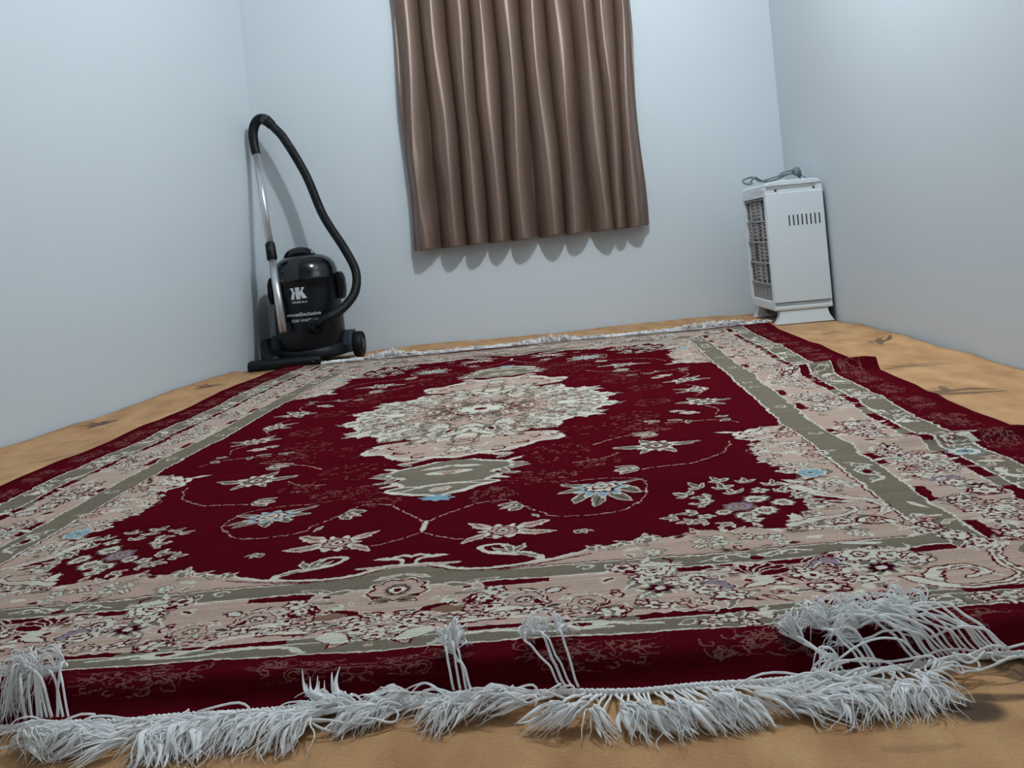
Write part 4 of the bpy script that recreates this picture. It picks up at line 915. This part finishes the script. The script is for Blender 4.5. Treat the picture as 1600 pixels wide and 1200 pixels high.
# ---------------------------------------------------------------- heater
HW = material('white_enamel', (208, 214, 217), .32, coat=.15)
HG = material('grey_groove', (150, 152, 150), .6)
HK = material('dark_interior', (60, 56, 56), .7)
HCER = material('burner_ceramic', (138, 120, 114), .85, bump=(120, .6, .004), mott=(60, .35))
HCER2 = material('pale_ceramic', (176, 166, 166), .8, mott=(80, .3))
HD = material('black_gap', (20, 22, 24), .6)
GC = material('grey_cord', (92, 104, 110), .5)
heater = thing('gas_heater', (1.250, 4.270, .0065), 'white cabinet heater with side grille, standing in the right corner', 'heater')
def build_heater():
    ang = -math.radians(2.0); heater.rotation_euler[2] = ang
    x0, x1, y0, y1, z0, z1 = -.126, .126, -.23, .225, .058, .603
    # cabinet shell: rounded ring around an opening in the front (the side facing left)
    oy0, oy1, oz0, oz1 = -.200, .195, .100, .562
    bm = bmesh.new()
    box(bm, x0+.055, x1, y0, y1, z0, z1)                      # back part
    box(bm, x0, x0+.0551, y0, oy0, z0, z1); box(bm, x0, x0+.0551, oy1, y1, z0, z1); box(bm, x0, x0+.0551, oy0-.0005, oy1+.0005, z0, oz0); box(bm, x0, x0+.0551, oy0-.0005, oy1+.0005, oz1, z1)
    body = bm_obj('cabinet', bm, HW, heater, bevel=.006)
    # side panels (near and far), each a plate with rounded edges
    for s, y in ((-1, y0), (1, y1)):
        bm = bmesh.new(); box(bm, x0+.002, x1-.002, y-.006 if s < 0 else y, y if s < 0 else y+.006, .094, .572); sp = bm_obj('side_panel', bm, HW, heater, bevel=.003)
        for k in range(8):
            bm = bmesh.new(); xx = -.030+.0186*k; yy = y+s*.0065; box(bm, xx-.0028, xx+.0028, min(yy, yy-s*.001), max(yy, yy-s*.001), .425, .472); bm_obj('vent_slot', bm, HD, sp)
        for xx in (-.078, .088):
            bm = bmesh.new(); lathe(bm, [(0, 0), (.0045, 0), (.005, .001), (0, .0015)], 14); c = bm_obj('screw', bm, HD, heater, True); c.rotation_euler[0] = math.pi/2*(-s)*-1; c.location = (xx, y+s*.0010, .583)
        bm = bmesh.new(); box(bm, x0+.008, x1-.012, min(y, y+s*.002), max(y, y+s*.002), .080, .093); bm_obj('bottom_groove', bm, HG, heater)
        bm = bmesh.new(); box(bm, x0+.008, x1-.030, min(y, y+s*.0015), max(y, y+s*.0015), .590, .603); bm_obj('top_groove', bm, HG, heater)
        bm = bmesh.new(); box(bm, x0+.002, x1-.002, min(y-s*.002, y+s*.008), max(y-s*.002, y+s*.008), .060, .078); bm_obj('bottom_rail', bm, HW, heater, bevel=.005)
    # top cover: crowned lid
    bm = bmesh.new(); prism(bm, [(x0+.001, .602), (x0+.004, .612), (x0+.020, .622), (x0+.06, .626), (x1-.05, .626), (x1-.015, .620), (x1, .602)], 'y', y0-.004, y1+.004); bm_obj('top_cover', bm, HW, heater, bevel=.004)
    # feet: flared skids
    for yc in (y0+.020, y1-.025):
        bm = bmesh.new(); pr = []
        for u in np.linspace(0, 1, 7): z = .062*(1-u); fl_ = .022*u**2.2; pr.append((fl_, z))
        L_ = [(-.104-a, z) for a, z in pr]; R_ = [(.103+a, z) for a, z in pr][::-1]
        prism(bm, L_+R_, 'y', yc-.022, yc+.022)
        for v in bm.verts:
            k = (1-v.co.z/.062)**2.2; v.co.y = yc+(v.co.y-yc)*(1+.55*k)
        bm_obj('foot', bm, HW, heater, bevel=.003)
    # burner recess: dark back, ceramic plaques, dividing rails and the wire guard
    bm = bmesh.new(); box(bm, x0+.050, x0+.056, oy0+.001, oy1-.001, oz0+.001, oz1-.001); bm_obj('reflector', bm, HK, heater)
    zr = [.178, .272, .366, .460, .556]
    for r in range(4):
        for c in range(4):
            ya = oy0+.006+c*.0975; bm = bmesh.new()
            box(bm, x0+.014, x0+.050, ya, ya+.090, zr[r]+.006, zr[r+1]-.010); pq = bm_obj('burner_plaque', bm, HCER, heater, bevel=.003)
            T = Tubes()
            for q in range(5):
                zz = zr[r]+.016+q*.016; T.add([(x0+.013, ya+.008, zz), (x0+.013, ya+.082, zz)], .0042, 6)
            T.obj('radiant_bars', HCER2 if (r+c) % 3 else HK, pq)
    for r in range(1, 5):
        bm = bmesh.new(); z = zr[r]-.004 if r < 4 else zr[4]-.002; box(bm, x0+.005, x0+.050, oy0, oy1, z-.004, z+.004); bm_obj('divider', bm, HG, heater, bevel=.0015)
    bm = bmesh.new(); box(bm, x0+.005, x0+.050, oy0, oy1, .170, .178); bm_obj('divider', bm, HG, heater, bevel=.0015)
    bm = bmesh.new(); box(bm, x0+.010, x0+.050, oy0, oy1, oz0, .170); bm_obj('lower_plate', bm, HG, heater)
    for yy in (-.005, .095, -.105):
        bm = bmesh.new(); box(bm, x0+.006, x0+.014, yy-.006, yy+.006, .17, oz1); bm_obj('upright', bm, HG, heater, bevel=.0015)
    T = Tubes()
    for k in range(9): yy = oy0+.03+k*(oy1-oy0-.06)/8; T.add([(x0+.008, yy, oz0+.002), (x0+.006, yy, (oz0+oz1)/2), (x0+.008, yy, oz1-.002)], .0008, 5)
    for zz in (.16, .27, .38, .49): T.add([(x0+.0085, oy0, zz), (x0+.0085, oy1, zz)], .0014, 5)
    T.obj('wire_guard', material('guard_wire', (150, 152, 156), .4, metal=.6), heater)
    bm = bmesh.new(); box(bm, x0-.0015, x0+.001, oy0-.006, oy1+.004, oz1-.002, oz1+.007); bm_obj('guard_lip', bm, HW, heater, bevel=.001)
    bm = bmesh.new(); box(bm, x0-.0008, x0+.001, y0+.045, y0+.062, .580, .590); bm_obj('badge', bm, material('badge', (176, 160, 168), .5), heater)
    bm = bmesh.new(); box(bm, -.07, .10, y0+.06, y1-.06, .02, .06); bm_obj('valve_box', bm, HD, heater)
    # power cord and plug coiled on the lid
    inv = Matrix.Rotation(-ang, 3, 'Z')
    def lc(p): return inv @ (Vector(p)-heater.location)
    P = [(1.352, 4.27, .662), (1.325, 4.25, .675), (1.30, 4.22, .683), (1.257, 4.22, .677), (1.232, 4.22, .663), (1.185, 4.22, .652), (1.150, 4.22, .648), (1.128, 4.21, .662), (1.110, 4.21, .669), (1.082, 4.20, .664), (1.063, 4.18, .655), (1.062, 4.15, .642), (1.078, 4.14, .636), (1.093, 4.14, .652), (1.110, 4.15, .664), (1.135, 4.17, .654), (1.16, 4.20, .645), (1.20, 4.24, .643), (1.25, 4.26, .655), (1.30, 4.27, .672), (1.34, 4.28, .665), (1.365, 4.30, .640)]
    P = [(x, y, z-.003) for x, y, z in P]
    T = Tubes(); T.add(catmull([lc(p) for p in P], 6), .0042, 10); T.add(catmull([lc(p) for p in [(1.075, 4.14, .640), (1.083, 4.13, .634), (1.070, 4.12, .631), (1.090, 4.12, .634)]], 5), .0038, 8)
    T.add(catmull([lc(p) for p in [(1.33, 4.24, .668), (1.29, 4.24, .668), (1.255, 4.25, .662), (1.24, 4.25, .645)]], 6), .0042, 8)
    cord = T.obj('power_cord', GC, heater)
    bm = bmesh.new(); lathe(bm, [(0, -.030), (.010, -.028), (.016, -.012), (.019, .004), (.019, .016), (.012, .022), (0, .022)], 20); p_ = bm_obj('plug', bm, GC, cord, True); p_.location = lc((1.330, 4.245, .672)); p_.rotation_euler = (.5, -.9, .3)
    T = Tubes(); q = lc((1.330, 4.245, .672)); T.add([q+Vector((.012, 0, -.012)), q+Vector((.038, -.004, -.030))], .0024, 8); T.add([q+Vector((.008, .01, -.02)), q+Vector((.030, .008, -.042))], .0024, 8); T.obj('prongs', GC, cord)
build_heater()
